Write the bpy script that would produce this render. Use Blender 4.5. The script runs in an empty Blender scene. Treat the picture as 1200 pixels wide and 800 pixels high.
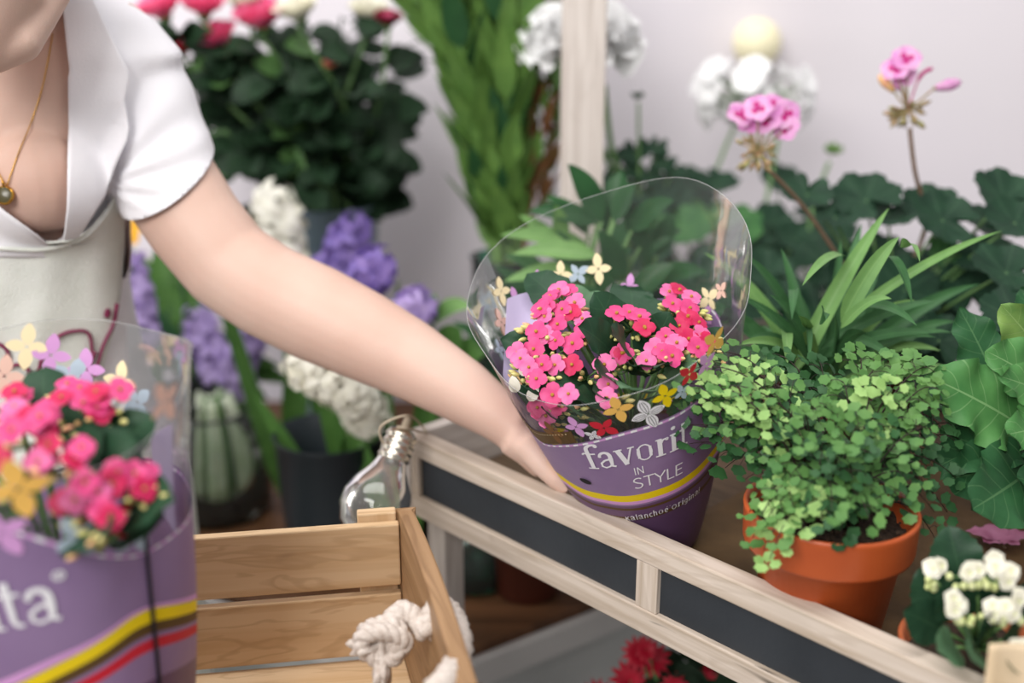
import bpy, bmesh, math, random
from mathutils import Vector as V, Matrix, noise
from mathutils.bvhtree import BVHTree
PI = math.pi; R = math.radians
SC = bpy.context.scene
# ------------------------------------------------------------------ camera, light, exposure
CAMZ = 1.27; PITCH = R(18); FPX = 1333.0
CAM = V((0, 0, CAMZ))
cd = bpy.data.cameras.new('camera'); cam = bpy.data.objects.new('camera', cd); SC.collection.objects.link(cam)
cam.location = CAM; cam.rotation_euler = (PI/2 - PITCH, 0, 0)
cd.sensor_width = 36; cd.lens = 36*FPX/1200; cd.clip_start = .02
cd.dof.use_dof = True; cd.dof.focus_distance = .965; cd.dof.aperture_fstop = 2.0
SC.camera = cam
w = bpy.data.worlds.new('world'); SC.world = w; w.use_nodes = True
w.node_tree.nodes['Background'].inputs[0].default_value = (.98, .965, .98, 1)
w.node_tree.nodes['Background'].inputs[1].default_value = .39
def area(name, loc, tgt, size, power, col):
    l = bpy.data.lights.new(name, 'AREA'); l.shape = 'RECTANGLE'; l.size = size[0]; l.size_y = size[1]; l.energy = power; l.color = col
    o = bpy.data.objects.new(name, l); SC.collection.objects.link(o); o.location = loc
    o.rotation_euler = (V(tgt) - V(loc)).to_track_quat('-Z', 'Y').to_euler()
area('window_light', (-1.25, -1.6, 2.7), (0, 1.2, .9), (1.8, 1.4), 94, (1, .98, .95))
area('wall_fill_light', (-.2, .7, 2.9), (-.2, 1.9, .8), (2.4, 1.0), 40, (1, .98, .96))  # added overhead fill, brightens the back wall
area('side_fill_light', (-2.7, 1.2, 1.7), (0, 1.9, .9), (1.2, 1.4), 20, (1, .99, .98))  # added fill from the left for wall and plants, no window there
SC.view_settings.view_transform = 'Standard'; SC.view_settings.look = 'None'
SC.view_settings.exposure = 0.0; SC.view_settings.gamma = 1; SC.view_settings.use_curve_mapping = False
# ------------------------------------------------------------------ helpers
def ray(px, py):
    u = (px-600)/FPX; v = (400-py)/FPX
    return V((u, math.cos(PITCH)+v*math.sin(PITCH), -math.sin(PITCH)+v*math.cos(PITCH)))
def P(px, py, d): return CAM + ray(px, py)*d
def onz(px, py, z):
    r = ray(px, py); return CAM + r*((z-CAMZ)/r.z)
def proj(p):
    q = V(p)-CAM; d = q.y*math.cos(PITCH)-q.z*math.sin(PITCH); u = q.y*math.sin(PITCH)+q.z*math.cos(PITCH)
    return 600+FPX*q.x/d, 400-FPX*u/d, d
def rnd(a, b): return random.uniform(a, b)
def lin(h):
    if isinstance(h, str): h = tuple(int(h[i:i+2], 16) for i in (0, 2, 4))
    return tuple((c/255/12.92 if c/255 < .04045 else ((c/255+.055)/1.055)**2.4) for c in h)+(1,)
def perp(d):
    d = V(d).normalized(); a = V((0, 0, 1)) if abs(d.z) < .9 else V((1, 0, 0))
    s = d.cross(a).normalized(); return s, s.cross(d).normalized()
class MB:
    def __init__(s): s.v = []; s.f = []; s.m = []; s.uv = []
    def add(s, vs, fs, mi=0, uvs=None):
        o = len(s.v); s.v += [V(x) for x in vs]
        for f in fs:
            s.f.append([i+o for i in f]); s.m.append(mi)
            s.uv.append([uvs[i] for i in f] if uvs else [(0, 0)]*len(f))
    def grid(s, nu, nv, fn, mi=0, closed=False, mfn=None):
        vs = []; uvs = []
        for j in range(nv+1):
            for i in range(nu+(0 if closed else 1)):
                vs.append(fn(i/nu, j/nv)); uvs.append((i/nu, j/nv))
        n = nu if closed else nu+1; o = len(s.v); s.v += [V(x) for x in vs]
        for j in range(nv):
            for i in range(nu):
                a = j*n+i; b = j*n+(i+1) % n; c = b+n; d = a+n
                s.f.append([o+a, o+b, o+c, o+d]); s.m.append(mfn(i, j) if mfn else mi)
                s.uv.append([(i/nu, j/nv), ((i+1)/nu, j/nv), ((i+1)/nu, (j+1)/nv), (i/nu, (j+1)/nv)])
    def tube(s, pts, rad, seg=8, mi=0, caps=True):
        pts = [V(p) for p in pts]; n = len(pts)
        rs = rad if isinstance(rad, (list, tuple)) else [rad]*n
        t0 = (pts[1]-pts[0]).normalized(); a, b = perp(t0); o = len(s.v); L = 0
        Ls = []
        for i, p in enumerate(pts):
            t = (pts[min(i+1, n-1)]-pts[max(i-1, 0)]).normalized()
            a = (a - t*a.dot(t)).normalized(); b = t.cross(a)
            if i: L += (p-pts[i-1]).length
            Ls.append(L)
            r = rs[i]; rx, ry = r if isinstance(r, tuple) else (r, r)
            for k in range(seg):
                an = 2*PI*k/seg; s.v.append(p+a*math.cos(an)*rx+b*math.sin(an)*ry)
        for i in range(n-1):
            for k in range(seg):
                k2 = (k+1) % seg
                s.f.append([o+i*seg+k, o+i*seg+k2, o+(i+1)*seg+k2, o+(i+1)*seg+k]); s.m.append(mi)
                s.uv.append([(k/seg, Ls[i]), ((k+1)/seg, Ls[i]), ((k+1)/seg, Ls[i+1]), (k/seg, Ls[i+1])])
        if caps:
            for idx, rev in ((0, True), (n-1, False)):
                f = [o+idx*seg+k for k in range(seg)]
                if rev: f.reverse()
                s.f.append(f); s.m.append(mi); s.uv.append([(0, 0)]*seg)
    def lathe(s, c, prof, seg=40, mi=0, axis=None, mfn=None):
        # prof: list of (r, z)
        c = V(c); ax = V(axis).normalized() if axis else V((0, 0, 1)); a, b = perp(ax); o = len(s.v)
        if not axis: a = V((1, 0, 0)); b = V((0, 1, 0))
        for r, z in prof:
            for k in range(seg):
                an = 2*PI*k/seg; s.v.append(c+ax*z+a*r*math.cos(an)+b*r*math.sin(an))
        for i in range(len(prof)-1):
            for k in range(seg):
                k2 = (k+1) % seg
                s.f.append([o+i*seg+k, o+i*seg+k2, o+(i+1)*seg+k2, o+(i+1)*seg+k]); s.m.append(mfn(i) if mfn else mi)
                s.uv.append([(k/seg, prof[i][1]), ((k+1)/seg, prof[i][1]), ((k+1)/seg, prof[i+1][1]), (k/seg, prof[i+1][1])])
    def board(s, o, ex, ey, ez, mi=0):
        # box from corner o with edge vectors; u runs along ex in metres
        o, ex, ey, ez = V(o), V(ex), V(ey), V(ez); ru, rv = rnd(0, 9), rnd(0, 9)
        c = [o, o+ex, o+ex+ey, o+ey, o+ez, o+ex+ez, o+ex+ey+ez, o+ey+ez]
        if ex.cross(ey).dot(ez) < 0: order = True
        else: order = False
        lx, ly, lz = ex.length, ey.length, ez.length
        fs = [([3, 2, 1, 0], [(0, ly), (lx, ly), (lx, 0), (0, 0)]), ([4, 5, 6, 7], [(0, 0), (lx, 0), (lx, ly), (0, ly)]),
              ([0, 1, 5, 4], [(0, 0), (lx, 0), (lx, lz), (0, lz)]), ([2, 3, 7, 6], [(lx, 0), (0, 0), (0, lz), (lx, lz)]),
              ([1, 2, 6, 5], [(0, 0), (ly*.3, 0), (ly*.3, lz), (0, lz)]), ([3, 0, 4, 7], [(0, 0), (ly*.3, 0), (ly*.3, lz), (0, lz)])]
        b = len(s.v); s.v += c
        for k, (f, uv) in enumerate(fs):
            f = [i+b for i in f]; uv = [(x+ru+k*.37, y+rv+k*.21) for x, y in uv]
            if order: f.reverse(); uv.reverse()
            s.f.append(f); s.m.append(mi); s.uv.append(uv)
    def sphere(s, c, r, mi=0, seg=12, rings=8, sc=(1, 1, 1)):
        c = V(c)
        def fn(u, v):
            th = PI*v; ph = 2*PI*u
            return c+V((r*sc[0]*math.sin(th)*math.cos(ph), r*sc[1]*math.sin(th)*math.sin(ph), -r*sc[2]*math.cos(th)))
        s.grid(seg, rings, fn, mi, closed=True)
    def build(s, name, mats, parent=None, smooth=True, bevel=0, solid=0):
        me = bpy.data.meshes.new(name); off = ORG.get(parent, V((0, 0, 0))) if parent else V((0, 0, 0))
        me.from_pydata([x-off for x in s.v], [], s.f); me.validate()
        mats = mats if isinstance(mats, (list, tuple)) else [mats]
        for m in mats: me.materials.append(M(m))
        if len(me.polygons) == len(s.f):
            me.polygons.foreach_set('material_index', s.m)
            uv = me.uv_layers.new(name='uv'); flat = [c for f in s.uv for p in f for c in p]
            uv.data.foreach_set('uv', flat)
        if smooth: me.polygons.foreach_set('use_smooth', [True]*len(me.polygons))
        o = bpy.data.objects.new(name, me); SC.collection.objects.link(o)
        if parent: o.parent = parent; ORG[o] = off
        if bevel:
            b = o.modifiers.new('bevel', 'BEVEL'); b.width = bevel; b.segments = 2; b.limit_method = 'ANGLE'
        if solid:
            b = o.modifiers.new('solid', 'SOLIDIFY'); b.thickness = solid; b.offset = 0
        return o
ORG = {}
def tag(o, label=None, cat=None, group=None, kind=None):
    if label: o['label'] = label
    if cat: o['category'] = cat
    if group: o['group'] = group
    if kind: o['kind'] = kind
    return o
def empty(name, loc, label, cat, group=None):
    o = bpy.data.objects.new(name, None); SC.collection.objects.link(o); o.location = loc; o.empty_display_size = .05
    ORG[o] = V(loc); return tag(o, label, cat, group)
def struct(o): o['kind'] = 'structure'; return o
def inst(src, parent, loc, rot=None, scale=1, name=None):
    o = src.copy(); SC.collection.objects.link(o); o.parent = parent
    m = Matrix.Translation(V(loc)-ORG.get(parent, V())) @ (rot.to_matrix().to_4x4() if rot else Matrix()) @ Matrix.Scale(scale, 4)
    o.matrix_local = m; ORG[o] = ORG.get(parent, V()); return o
def lerp(a, b, t): return a+(b-a)*t
def interp(xs, x):
    # xs: sorted list of (x, y...) tuples
    if x <= xs[0][0]: return xs[0][1:]
    for a, b in zip(xs, xs[1:]):
        if x <= b[0]:
            t = (x-a[0])/(b[0]-a[0]); return tuple(lerp(p, q, t) for p, q in zip(a[1:], b[1:]))
    return xs[-1][1:]
def bez(p0, p1, p2, n=10):
    return [V(p0)*(1-t)**2+V(p1)*2*t*(1-t)+V(p2)*t*t for t in [i/n for i in range(n+1)]]
def catmull(pts, n=6):
    pts = [V(p) for p in pts]; q = [pts[0]]+pts+[pts[-1]]; out = []
    for i in range(1, len(q)-2):
        for k in range(n):
            t = k/n; a, b, c, d = q[i-1], q[i], q[i+1], q[i+2]
            out.append(.5*((2*b)+(c-a)*t+(2*a-5*b+4*c-d)*t*t+(3*b-a-3*c+d)*t**3))
    return out+[pts[-1]]
# ------------------------------------------------------------------ materials
MATS = {}
def M(n): return MATS[n] if isinstance(n, str) else n
def mk(name, col, rough=.6, col2=None, nscale=40, bump=0, bscale=200, spec=.4, trans=0, sss=0, sub=None, metal=0, stretch=None, uvn=False, emit=0, alpha=1):
    m = bpy.data.materials.new(name); m.use_nodes = True; nt = m.node_tree; N = nt.nodes; L = nt.links; b = N['Principled BSDF']
    b.inputs['Base Color'].default_value = lin(col); b.inputs['Roughness'].default_value = rough
    b.inputs['Specular IOR Level'].default_value = spec; b.inputs['Metallic'].default_value = metal
    if sss: b.inputs['Subsurface Weight'].default_value = sss; b.inputs['Subsurface Radius'].default_value = (.02, .008, .005); b.inputs['Subsurface Scale'].default_value = .5
    if emit: b.inputs['Emission Color'].default_value = lin(col); b.inputs['Emission Strength'].default_value = emit
    tc = N.new('ShaderNodeTexCoord'); src = tc.outputs['UV' if uvn else 'Object']
    if stretch:
        mp = N.new('ShaderNodeMapping'); mp.inputs['Scale'].default_value = stretch; L.new(src, mp.inputs[0]); src = mp.outputs[0]
    if col2:
        no = N.new('ShaderNodeTexNoise'); no.inputs['Scale'].default_value = nscale; no.inputs['Detail'].default_value = 5; L.new(src, no.inputs['Vector'])
        rp = N.new('ShaderNodeMapRange'); rp.inputs[1].default_value = .32; rp.inputs[2].default_value = .68; L.new(no.outputs[0], rp.inputs[0])
        mx = N.new('ShaderNodeMix'); mx.data_type = 'RGBA'; mx.inputs[6].default_value = lin(col); mx.inputs[7].default_value = lin(col2)
        L.new(rp.outputs[0], mx.inputs[0]); L.new(mx.outputs[2], b.inputs['Base Color'])
    if bump:
        n2 = N.new('ShaderNodeTexNoise'); n2.inputs['Scale'].default_value = bscale; n2.inputs['Detail'].default_value = 4; L.new(src, n2.inputs['Vector'])
        bp = N.new('ShaderNodeBump'); bp.inputs['Strength'].default_value = bump; bp.inputs['Distance'].default_value = .002; L.new(n2.outputs[0], bp.inputs['Height']); L.new(bp.outputs[0], b.inputs['Normal'])
    if trans:
        tr = N.new('ShaderNodeBsdfTranslucent'); ms = N.new('ShaderNodeMixShader'); ms.inputs[0].default_value = trans
        if col2: L.new(mx.outputs[2], tr.inputs[0])
        else: tr.inputs[0].default_value = lin(col)
        L.new(b.outputs[0], ms.inputs[1]); L.new(tr.outputs[0], ms.inputs[2]); L.new(ms.outputs[0], N['Material Output'].inputs[0])
    MATS[name] = m; return m
def mk_leaf(name, col, col2, vein=None, rough=.45, freq=18, vs=.35, trans=.18, rib=.035, bump=.6, radial=0):
    m = mk(name, col, rough, col2, nscale=35, trans=trans, spec=.22); nt = m.node_tree; N = nt.nodes; L = nt.links
    if vein:
        tc = N.new('ShaderNodeTexCoord'); sp = N.new('ShaderNodeSeparateXYZ'); L.new(tc.outputs['UV'], sp.inputs[0])
        def mth(op, a, b=None):
            n = N.new('ShaderNodeMath'); n.operation = op
            for i, x in enumerate((a, b)):
                if x is None: continue
                if isinstance(x, (int, float)): n.inputs[i].default_value = x
                else: L.new(x, n.inputs[i])
            return n.outputs[0]
        U = sp.outputs[0]; T = sp.outputs[1]
        if radial:
            s = mth('ABSOLUTE', mth('SINE', mth('MULTIPLY', U, PI*radial)))
            s = mth('LESS_THAN', mth('MULTIPLY', s, T), .05)
            fac = mth('MULTIPLY', s, vs)
        else:
            au = mth('ABSOLUTE', mth('SUBTRACT', U, .5))
            ribm = mth('LESS_THAN', au, rib*.5)
            sv = mth('POWER', mth('ABSOLUTE', mth('SINE', mth('MULTIPLY', mth('SUBTRACT', T, mth('MULTIPLY', au, .35)), freq))), 1)
            sv = mth('MULTIPLY', mth('LESS_THAN', sv, .13), .55)
            fac = mth('MULTIPLY', mth('MAXIMUM', ribm, sv), vs)
        b = N['Principled BSDF']; src = b.inputs['Base Color'].links[0].from_socket
        mx = N.new('ShaderNodeMix'); mx.data_type = 'RGBA'; L.new(fac, mx.inputs[0]); L.new(src, mx.inputs[6]); mx.inputs[7].default_value = lin(vein)
        L.new(mx.outputs[2], b.inputs['Base Color'])
        bp = N.new('ShaderNodeBump'); bp.inputs['Strength'].default_value = bump; bp.inputs['Distance'].default_value = .001; bp.invert = True
        L.new(fac, bp.inputs['Height']); L.new(bp.outputs[0], b.inputs['Normal'])
    return m
def mk_wood(name, c1, c2, c3, gx=4, gy=90, rough=.65, ring=.5, knots=.4, bump=.25):
    m = bpy.data.materials.new(name); m.use_nodes = True; nt = m.node_tree; N = nt.nodes; L = nt.links; b = N['Principled BSDF']
    b.inputs['Roughness'].default_value = rough; b.inputs['Specular IOR Level'].default_value = .3
    tc = N.new('ShaderNodeTexCoord')
    def tex(sx, sy, sc, det, dist=0):
        mp = N.new('ShaderNodeMapping'); mp.inputs['Scale'].default_value = (sx, sy, 1); L.new(tc.outputs['UV'], mp.inputs[0])
        no = N.new('ShaderNodeTexNoise'); no.inputs['Scale'].default_value = sc; no.inputs['Detail'].default_value = det; no.inputs['Distortion'].default_value = dist
        L.new(mp.outputs[0], no.inputs['Vector']); return no.outputs[0]
    g = tex(gx, gy, 1, 6, .6); big = tex(4, 22, 1, 3, 1.2)
    # growth rings: bands of the big noise
    mu = N.new('ShaderNodeMath'); mu.operation = 'MULTIPLY'; mu.inputs[1].default_value = 34; L.new(big, mu.inputs[0])
    si = N.new('ShaderNodeMath'); si.operation = 'SINE'; L.new(mu.outputs[0], si.inputs[0])
    mr = N.new('ShaderNodeMapRange'); mr.inputs[1].default_value = .55; mr.inputs[2].default_value = 1; L.new(si.outputs[0], mr.inputs[0])
    mr2 = N.new('ShaderNodeMapRange'); mr2.inputs[1].default_value = .35; mr2.inputs[2].default_value = .65; L.new(g, mr2.inputs[0])
    mx = N.new('ShaderNodeMix'); mx.data_type = 'RGBA'; mx.inputs[6].default_value = lin(c1); mx.inputs[7].default_value = lin(c2); L.new(mr2.outputs[0], mx.inputs[0])
    mk_ = N.new('ShaderNodeMath'); mk_.operation = 'MULTIPLY'; mk_.inputs[1].default_value = ring; L.new(mr.outputs[0], mk_.inputs[0])
    m2 = N.new('ShaderNodeMix'); m2.data_type = 'RGBA'; L.new(mk_.outputs[0], m2.inputs[0]); L.new(mx.outputs[2], m2.inputs[6]); m2.inputs[7].default_value = lin(c3)
    sp = tex(9, 55, 1, 2, .3); ms = N.new('ShaderNodeMapRange'); ms.inputs[1].default_value = .70; ms.inputs[2].default_value = .76; L.new(sp, ms.inputs[0])
    mk2 = N.new('ShaderNodeMath'); mk2.operation = 'MULTIPLY'; mk2.inputs[1].default_value = knots; L.new(ms.outputs[0], mk2.inputs[0])
    m3 = N.new('ShaderNodeMix'); m3.data_type = 'RGBA'; L.new(mk2.outputs[0], m3.inputs[0]); L.new(m2.outputs[2], m3.inputs[6]); m3.inputs[7].default_value = tuple(c*.15 for c in lin(c3)[:3])+(1,)
    L.new(m3.outputs[2], b.inputs['Base Color'])
    bp = N.new('ShaderNodeBump'); bp.inputs['Strength'].default_value = bump; bp.inputs['Distance'].default_value = .001; L.new(g, bp.inputs['Height']); L.new(bp.outputs[0], b.inputs['Normal'])
    MATS[name] = m
def mk_film(name, tint, gloss=.5, haze=.04, rough=.12):
    m = bpy.data.materials.new(name); m.use_nodes = True; nt = m.node_tree; N = nt.nodes; L = nt.links; N.remove(N['Principled BSDF'])
    t = N.new('ShaderNodeBsdfTransparent'); t.inputs[0].default_value = tint+(1,)
    g = N.new('ShaderNodeBsdfGlossy'); g.inputs['Roughness'].default_value = rough
    lw = N.new('ShaderNodeFresnel'); lw.inputs[0].default_value = 1.4
    mu = N.new('ShaderNodeMath'); mu.operation = 'MULTIPLY'; mu.inputs[1].default_value = gloss; L.new(lw.outputs[0], mu.inputs[0])
    no = N.new('ShaderNodeTexNoise'); no.inputs['Scale'].default_value = 14; no.inputs['Detail'].default_value = 2; tc = N.new('ShaderNodeTexCoord'); L.new(tc.outputs['Object'], no.inputs['Vector'])
    bp = N.new('ShaderNodeBump'); bp.inputs['Strength'].default_value = .5; bp.inputs['Distance'].default_value = .01; L.new(no.outputs[0], bp.inputs['Height']); L.new(bp.outputs[0], g.inputs['Normal'])
    d = N.new('ShaderNodeBsdfDiffuse'); d.inputs[0].default_value = (.9, .9, .9, 1)
    m1 = N.new('ShaderNodeMixShader'); L.new(mu.outputs[0], m1.inputs[0]); L.new(t.outputs[0], m1.inputs[1]); L.new(g.outputs[0], m1.inputs[2])
    m2 = N.new('ShaderNodeMixShader'); m2.inputs[0].default_value = haze; L.new(m1.outputs[0], m2.inputs[1]); L.new(d.outputs[0], m2.inputs[2])
    L.new(m2.outputs[0], N['Material Output'].inputs[0]); MATS[name] = m
mk('wall_paint', 'e9e3e8', .8, 'e2dce4', 1.2, .15, 25)
mk('floor_stone', '8d8a86', .7, '7c7975', 6, .2, 60)
mk('white_paint', 'e2e0dd', .55, 'd6d4d2', 9, .2, 90)
mk('grey_white_paint', 'cfd0ce', .6, 'babdbb', 5, .2, 60)
mk('chalkboard', '363a3f', .55, '2e3237', 14, .15, 200, spec=.3)
mk_wood('weathered_wood', 'd4c6b9', 'b8a795', '97836d', 5, 120, .75, .18, .8, .5)
mk_wood('whitewashed_wood', 'd6cdc6', 'bdb2aa', 'a89c92', 5, 110, .7, .15, .2, .4)
mk_wood('crate_wood', 'dabd98', 'cba980', 'a5805a', 3, 70, .55, .33, .35, .25)
mk_wood('crate_end_wood', 'a48260', '8d6c4a', '6b4c31', 3, 70, .5, .4, .3, .25)
mk_wood('dark_wood', '744f35', '5a3d28', '3c281a', 3, 60, .5, .4, .2, .2)
mk_wood('tray_wood', '6b5642', '4e3f31', '382c22', 4, 70, .7, .35, .5, .5)
mk('kraft_paper', '684f30', .8, '4d3922', 20, .5, 60)
mk('skin', 'd8baab', .5, 'd0ac9c', 9, .12, 500, sss=.08, spec=.3)
mk('shirt_cloth', 'f0eef2', .85, 'ebe9ee', 14, .25, 700, spec=.15)
mk('apron_cloth', 'eeefe9', .9, 'e2e5dc', 26, .8, 600, spec=.1)
mk('apron_print', '7d2a4c', .8)
mk('trouser_cloth', '4a5568', .85)
mk('hair', '5b4030', .5, '3f2b20', 60, .4, 200)
mk('gold', 'd0a04a', .25, metal=1)
mk('pendant_stone', '4c4526', .25, spec=.6)
mk('terracotta', 'bf5b2d', .38, 'b45228', 18, .12, 150, spec=.45)
mk('terracotta_matte', 'b8643c', .6, 'aa5833', 25, .2, 150)
mk('brown_pot', '5a2c20', .45)
mk('black_pot', '2a2d2c', .45)
mk('bucket_blue', '869ba5', .4, '768c97', 12)
mk('container_dark', '1f262b', .4)
mk('soil', '2b211a', .95, '4a3a2c', 300, 1, 500)
mk('rope', 'e6dbd2', .9, 'cdbfb4', 200, .8, 900)
mk('string', 'b5a792', .9)
mk('purple_print', '957ba2', .42, '8a7098', 12, .35, 40, spec=.45, trans=.06)
mk('plum_print', '6a4d70', .42, '604566', 12, .3, 40, spec=.45)
mk('lilac_print', 'cdc2e2', .5, 'c3b7dc', 10, .2, 40, trans=.3)
for n, c in dict(ink_white='f6f4f8', ink_yellow='f2d40c', ink_cream='fbe9bd', ink_orange='f6c263', ink_pink='d9a0d8', ink_red='cc2136', ink_blue='b7c6d4', ink_brown='7a532c', ink_gold='5c4422', ink_blush='f2c9b8', ink_magenta='d46fb2').items():
    mk(n, c, .5, trans=.06)
mk('ink_black', '15121a', .6)
mk_film('clear_film', (.95, .95, .94), .65, .018, .1)
mk_film('film_edge', (.9, .9, .9), .9, .18, .2)
mk_film('jar_glass', (.88, .92, .87), 1.0, .03, .03)
mk_film('green_glass', (.25, .55, .42), 1.0, .03, .05)
mk_film('bulb_glass', (.93, .93, .9), 1.5, .05, .03)
mk('metal_cap', 'd8d2c4', .22, metal=1)
mk('lamp_glow', 'f4ecc8', .5, emit=.12)
mk_leaf('fern_light', 'a6c87c', '86ae62', 'b5d793', rough=.5, trans=.18, freq=3)
mk_leaf('fern_mid', '668f4d', '4a773e', None, trans=.14)
mk_leaf('fern_dark', '3a6539', '294c2d', None, trans=.1)  # fern greens carry highlight and inner shade in their colour
mk('fern_stem', '2a1c18', .4)
mk_leaf('strap_light', '6e9a52', '558243', '93b877', freq=0, rib=.1, vs=.5)
mk_leaf('strap_dark', '3a643c', '294e30', '5d8e58', freq=0, rib=.1, vs=.5)
mk_leaf('geranium_leaf', '2b4a35', '20392b', '4c6e50', rough=.55, radial=7, vs=.4)
mk_leaf('geranium_leaf_light', '4a7a44', '36603a', '6d9660', rough=.55, radial=7, vs=.4)
mk_leaf('primula_leaf', '5c9152', '457b43', '92bd80', rough=.45, freq=26, vs=.6, rib=.03, bump=1)
mk_leaf('primula_leaf_dark', '386840', '2a5233', '648f60', rough=.45, freq=26, vs=.6, rib=.03, bump=1)
mk_leaf('primula_leaf_yellow', '86a557', '5c8746', '9dbb74', rough=.45, freq=26, vs=.6, rib=.03, bump=1)
mk_leaf('kalanchoe_leaf', '2f4f38', '24402e', '476b4a', rough=.4, freq=14, vs=.3)
mk_leaf('kalanchoe_leaf_light', '688c69', '557858', '7b9a7c', rough=.4, freq=14, vs=.3)
mk_leaf('rose_leaf', '263f28', '1a2d1d', '3a5040', rough=.55, freq=14, vs=.3, trans=.1)
mk_leaf('rose_leaf_light', '5b8049', '496c3c', '7fa069', rough=.4, freq=14, vs=.3)
mk_leaf('lily_leaf', '2a5230', '1f4127', '4d7a4a', rough=.35, freq=0, vs=.3)
mk_leaf('foliage_green', '618740', '466d33', '86aa5a', rough=.4, freq=0, rib=.06, vs=.4)
mk_leaf('foliage_brown', '7d5236', '60502e', '9c6a48', rough=.45, freq=0, vs=.3)
mk_leaf('hyacinth_leaf', '4a7635', '305a27', '8cb866', rough=.4, freq=0, vs=.3)
mk('stem_green', '6d9158', .5, '587c47', 60)
mk('stem_brown', '6b5242', .5, '5c4a38', 60)
mk('bulb_white', 'e4e8da', .5, 'bccaa9', 30)
mk('petal_pink', 'e85592', .5, 'd93f80', 120, trans=.2)
mk('petal_pink_light', 'ee80b4', .5, 'e564a2', 120, trans=.2)
mk('petal_red', 'de2f68', .5, 'd2245a', 120, trans=.3)
mk('flower_eye', 'b88a3a', .6)
mk('bud_green', 'b9bf6c', .5, 'd9c88c', 150)
mk('bud_pink', 'efa58c', .5, 'e9c37e', 150)
mk('petal_white', 'f9f6ea', .5, 'f2efdd', 90, trans=.1)
mk('petal_purewhite', 'ffffff', .5, trans=.12)
mk('bud_lime', 'cfd98f', .5, 'e3e6b4', 90)
mk('petal_orchid', 'dd86cc', .5, 'efc0e2', 90, trans=.3)
mk('petal_orchid_dark', 'c1267f', .5, trans=.2)
mk('umbel_green', '8a8a55', .5, 'a98468', 120)
mk('petal_rose', 'ee4f8a', .5, 'f590b4', 60, trans=.2)
mk('petal_darkred', '8a1733', .5)
mk('petal_hya_purple', '8470bd', .5, 'a68cd0', 90, trans=.25)
mk('petal_hya_lilac', 'c8b2e2', .5, 'b39cd8', 90, trans=.25)
mk('petal_hya_white', 'fbf8ec', .5, 'f3f1e0', 90, trans=.1)
mk('petal_yellow', 'f2b21b', .5)
mk('petal_crimson', 'd01a3a', .5, 'b81230', 90, trans=.2)
mk('petal_faded', 'b56a8c', .55, 'd08cae', 60, trans=.2)
random.seed(3)
# ------------------------------------------------------------------ plant shapes
def prof_lance(t): return math.sin(PI*min(1, t**.8))**.8*(1-.25*t)
def prof_oval(t): return math.sin(PI*t**.85)**.65
def prof_round(t): return math.sin(PI*t**1.15)**.55
def prof_strap(t): return min(1, t*6)**.6*(1-t**3.2)
def prof_spoon(t): return (.18+.82*min(1, max(0, (t-.1)/.45))**1.2)*(max(0, 1-max(0, (t-.62)/.38)**2.2))**.5
def leaf(mb, base, d, up, L, W, prof=prof_lance, curl=.5, fold=.2, ruffle=0, nl=8, nw=4, mi=0, rf=9, serr=0, twist=0, sf=16):
    d = V(d).normalized(); up = V(up); up = (up-d*up.dot(d))
    up = up.normalized() if up.length > 1e-4 else perp(d)[1]
    side = d.cross(up).normalized(); ph = rnd(0, 6)
    sp = [V(base)]; dirs = []
    for i in range(nl+1):
        a = -curl*i/nl; dd = d*math.cos(a)+up*math.sin(a); uu = up*math.cos(a)-d*math.sin(a); dirs.append(uu)
        if i < nl: sp.append(sp[-1]+dd*(L/nl))
    def fn(u, v):
        i = int(round(v*nl)); x = (u-.5)*2; wv = W*max(prof(v), .0)*(1+serr*math.sin(v*sf*PI))
        tw = twist*v; sd = side*math.cos(tw)+dirs[i]*math.sin(tw); nn = dirs[i]*math.cos(tw)-side*math.sin(tw)
        return sp[i]+sd*(x*wv)+nn*(fold*abs(x)*wv+ruffle*W*math.sin(v*rf*PI+ph+(2 if x < 0 else 0))*x*x)
    mb.grid(nw, nl, fn, mi)
def roundleaf(mb, c, n, d, Rr, lobes=7, sc=.1, cup=.25, pleat=.05, mi=0, nr=5, nphi=42):
    n = V(n).normalized(); d = V(d); d = (d-n*d.dot(n)).normalized(); s = n.cross(d); c = V(c)
    o = len(mb.v); ph = rnd(0, .4); vs = [c]; uv = [(0, 0)]; fs = []
    for j in range(1, nr+1):
        q = j/nr
        for k in range(nphi):
            a = 2*PI*k/nphi; notch = 1-.75*math.exp(-((a-PI)/.22)**2)
            rr = Rr*q*(1+sc*q*(abs(math.cos(a*lobes/2+ph))-.5)+.03*q*math.cos(a*lobes*3))*notch
            h = cup*Rr*q*q+pleat*Rr*q*math.cos(lobes*a+1)*q+.06*Rr*q*q*math.sin(2*a+ph*9)
            vs.append(c+(d*math.cos(a)+s*math.sin(a))*rr+n*h); uv.append((a/2/PI, q))
    for k in range(nphi): fs.append([0, 1+k, 1+(k+1) % nphi])
    for j in range(nr-1):
        for k in range(nphi):
            a = 1+j*nphi+k; b = 1+j*nphi+(k+1) % nphi; fs.append([a, a+nphi, b+nphi, b])
    mb.add(vs, fs, mi, uv)
def floret_mesh(mb, c, n, Rr, petals=4, mi=0, eye=None, cup=.25, wide=.62, prof=prof_round, rot=None, nl=4, nw=2, curl=.5):
    n = V(n).normalized(); a, b = perp(n); r0 = rnd(0, 6) if rot is None else rot
    for k in range(petals):
        an = r0+2*PI*k/petals; d = a*math.cos(an)+b*math.sin(an)
        leaf(mb, V(c)+d*Rr*.05, d+n*cup, n, Rr, Rr*wide, prof, curl, .1, 0, nl, nw, mi)
    if eye is not None: mb.sphere(V(c)+n*Rr*.08, Rr*.16, eye, 6, 4)
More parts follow.
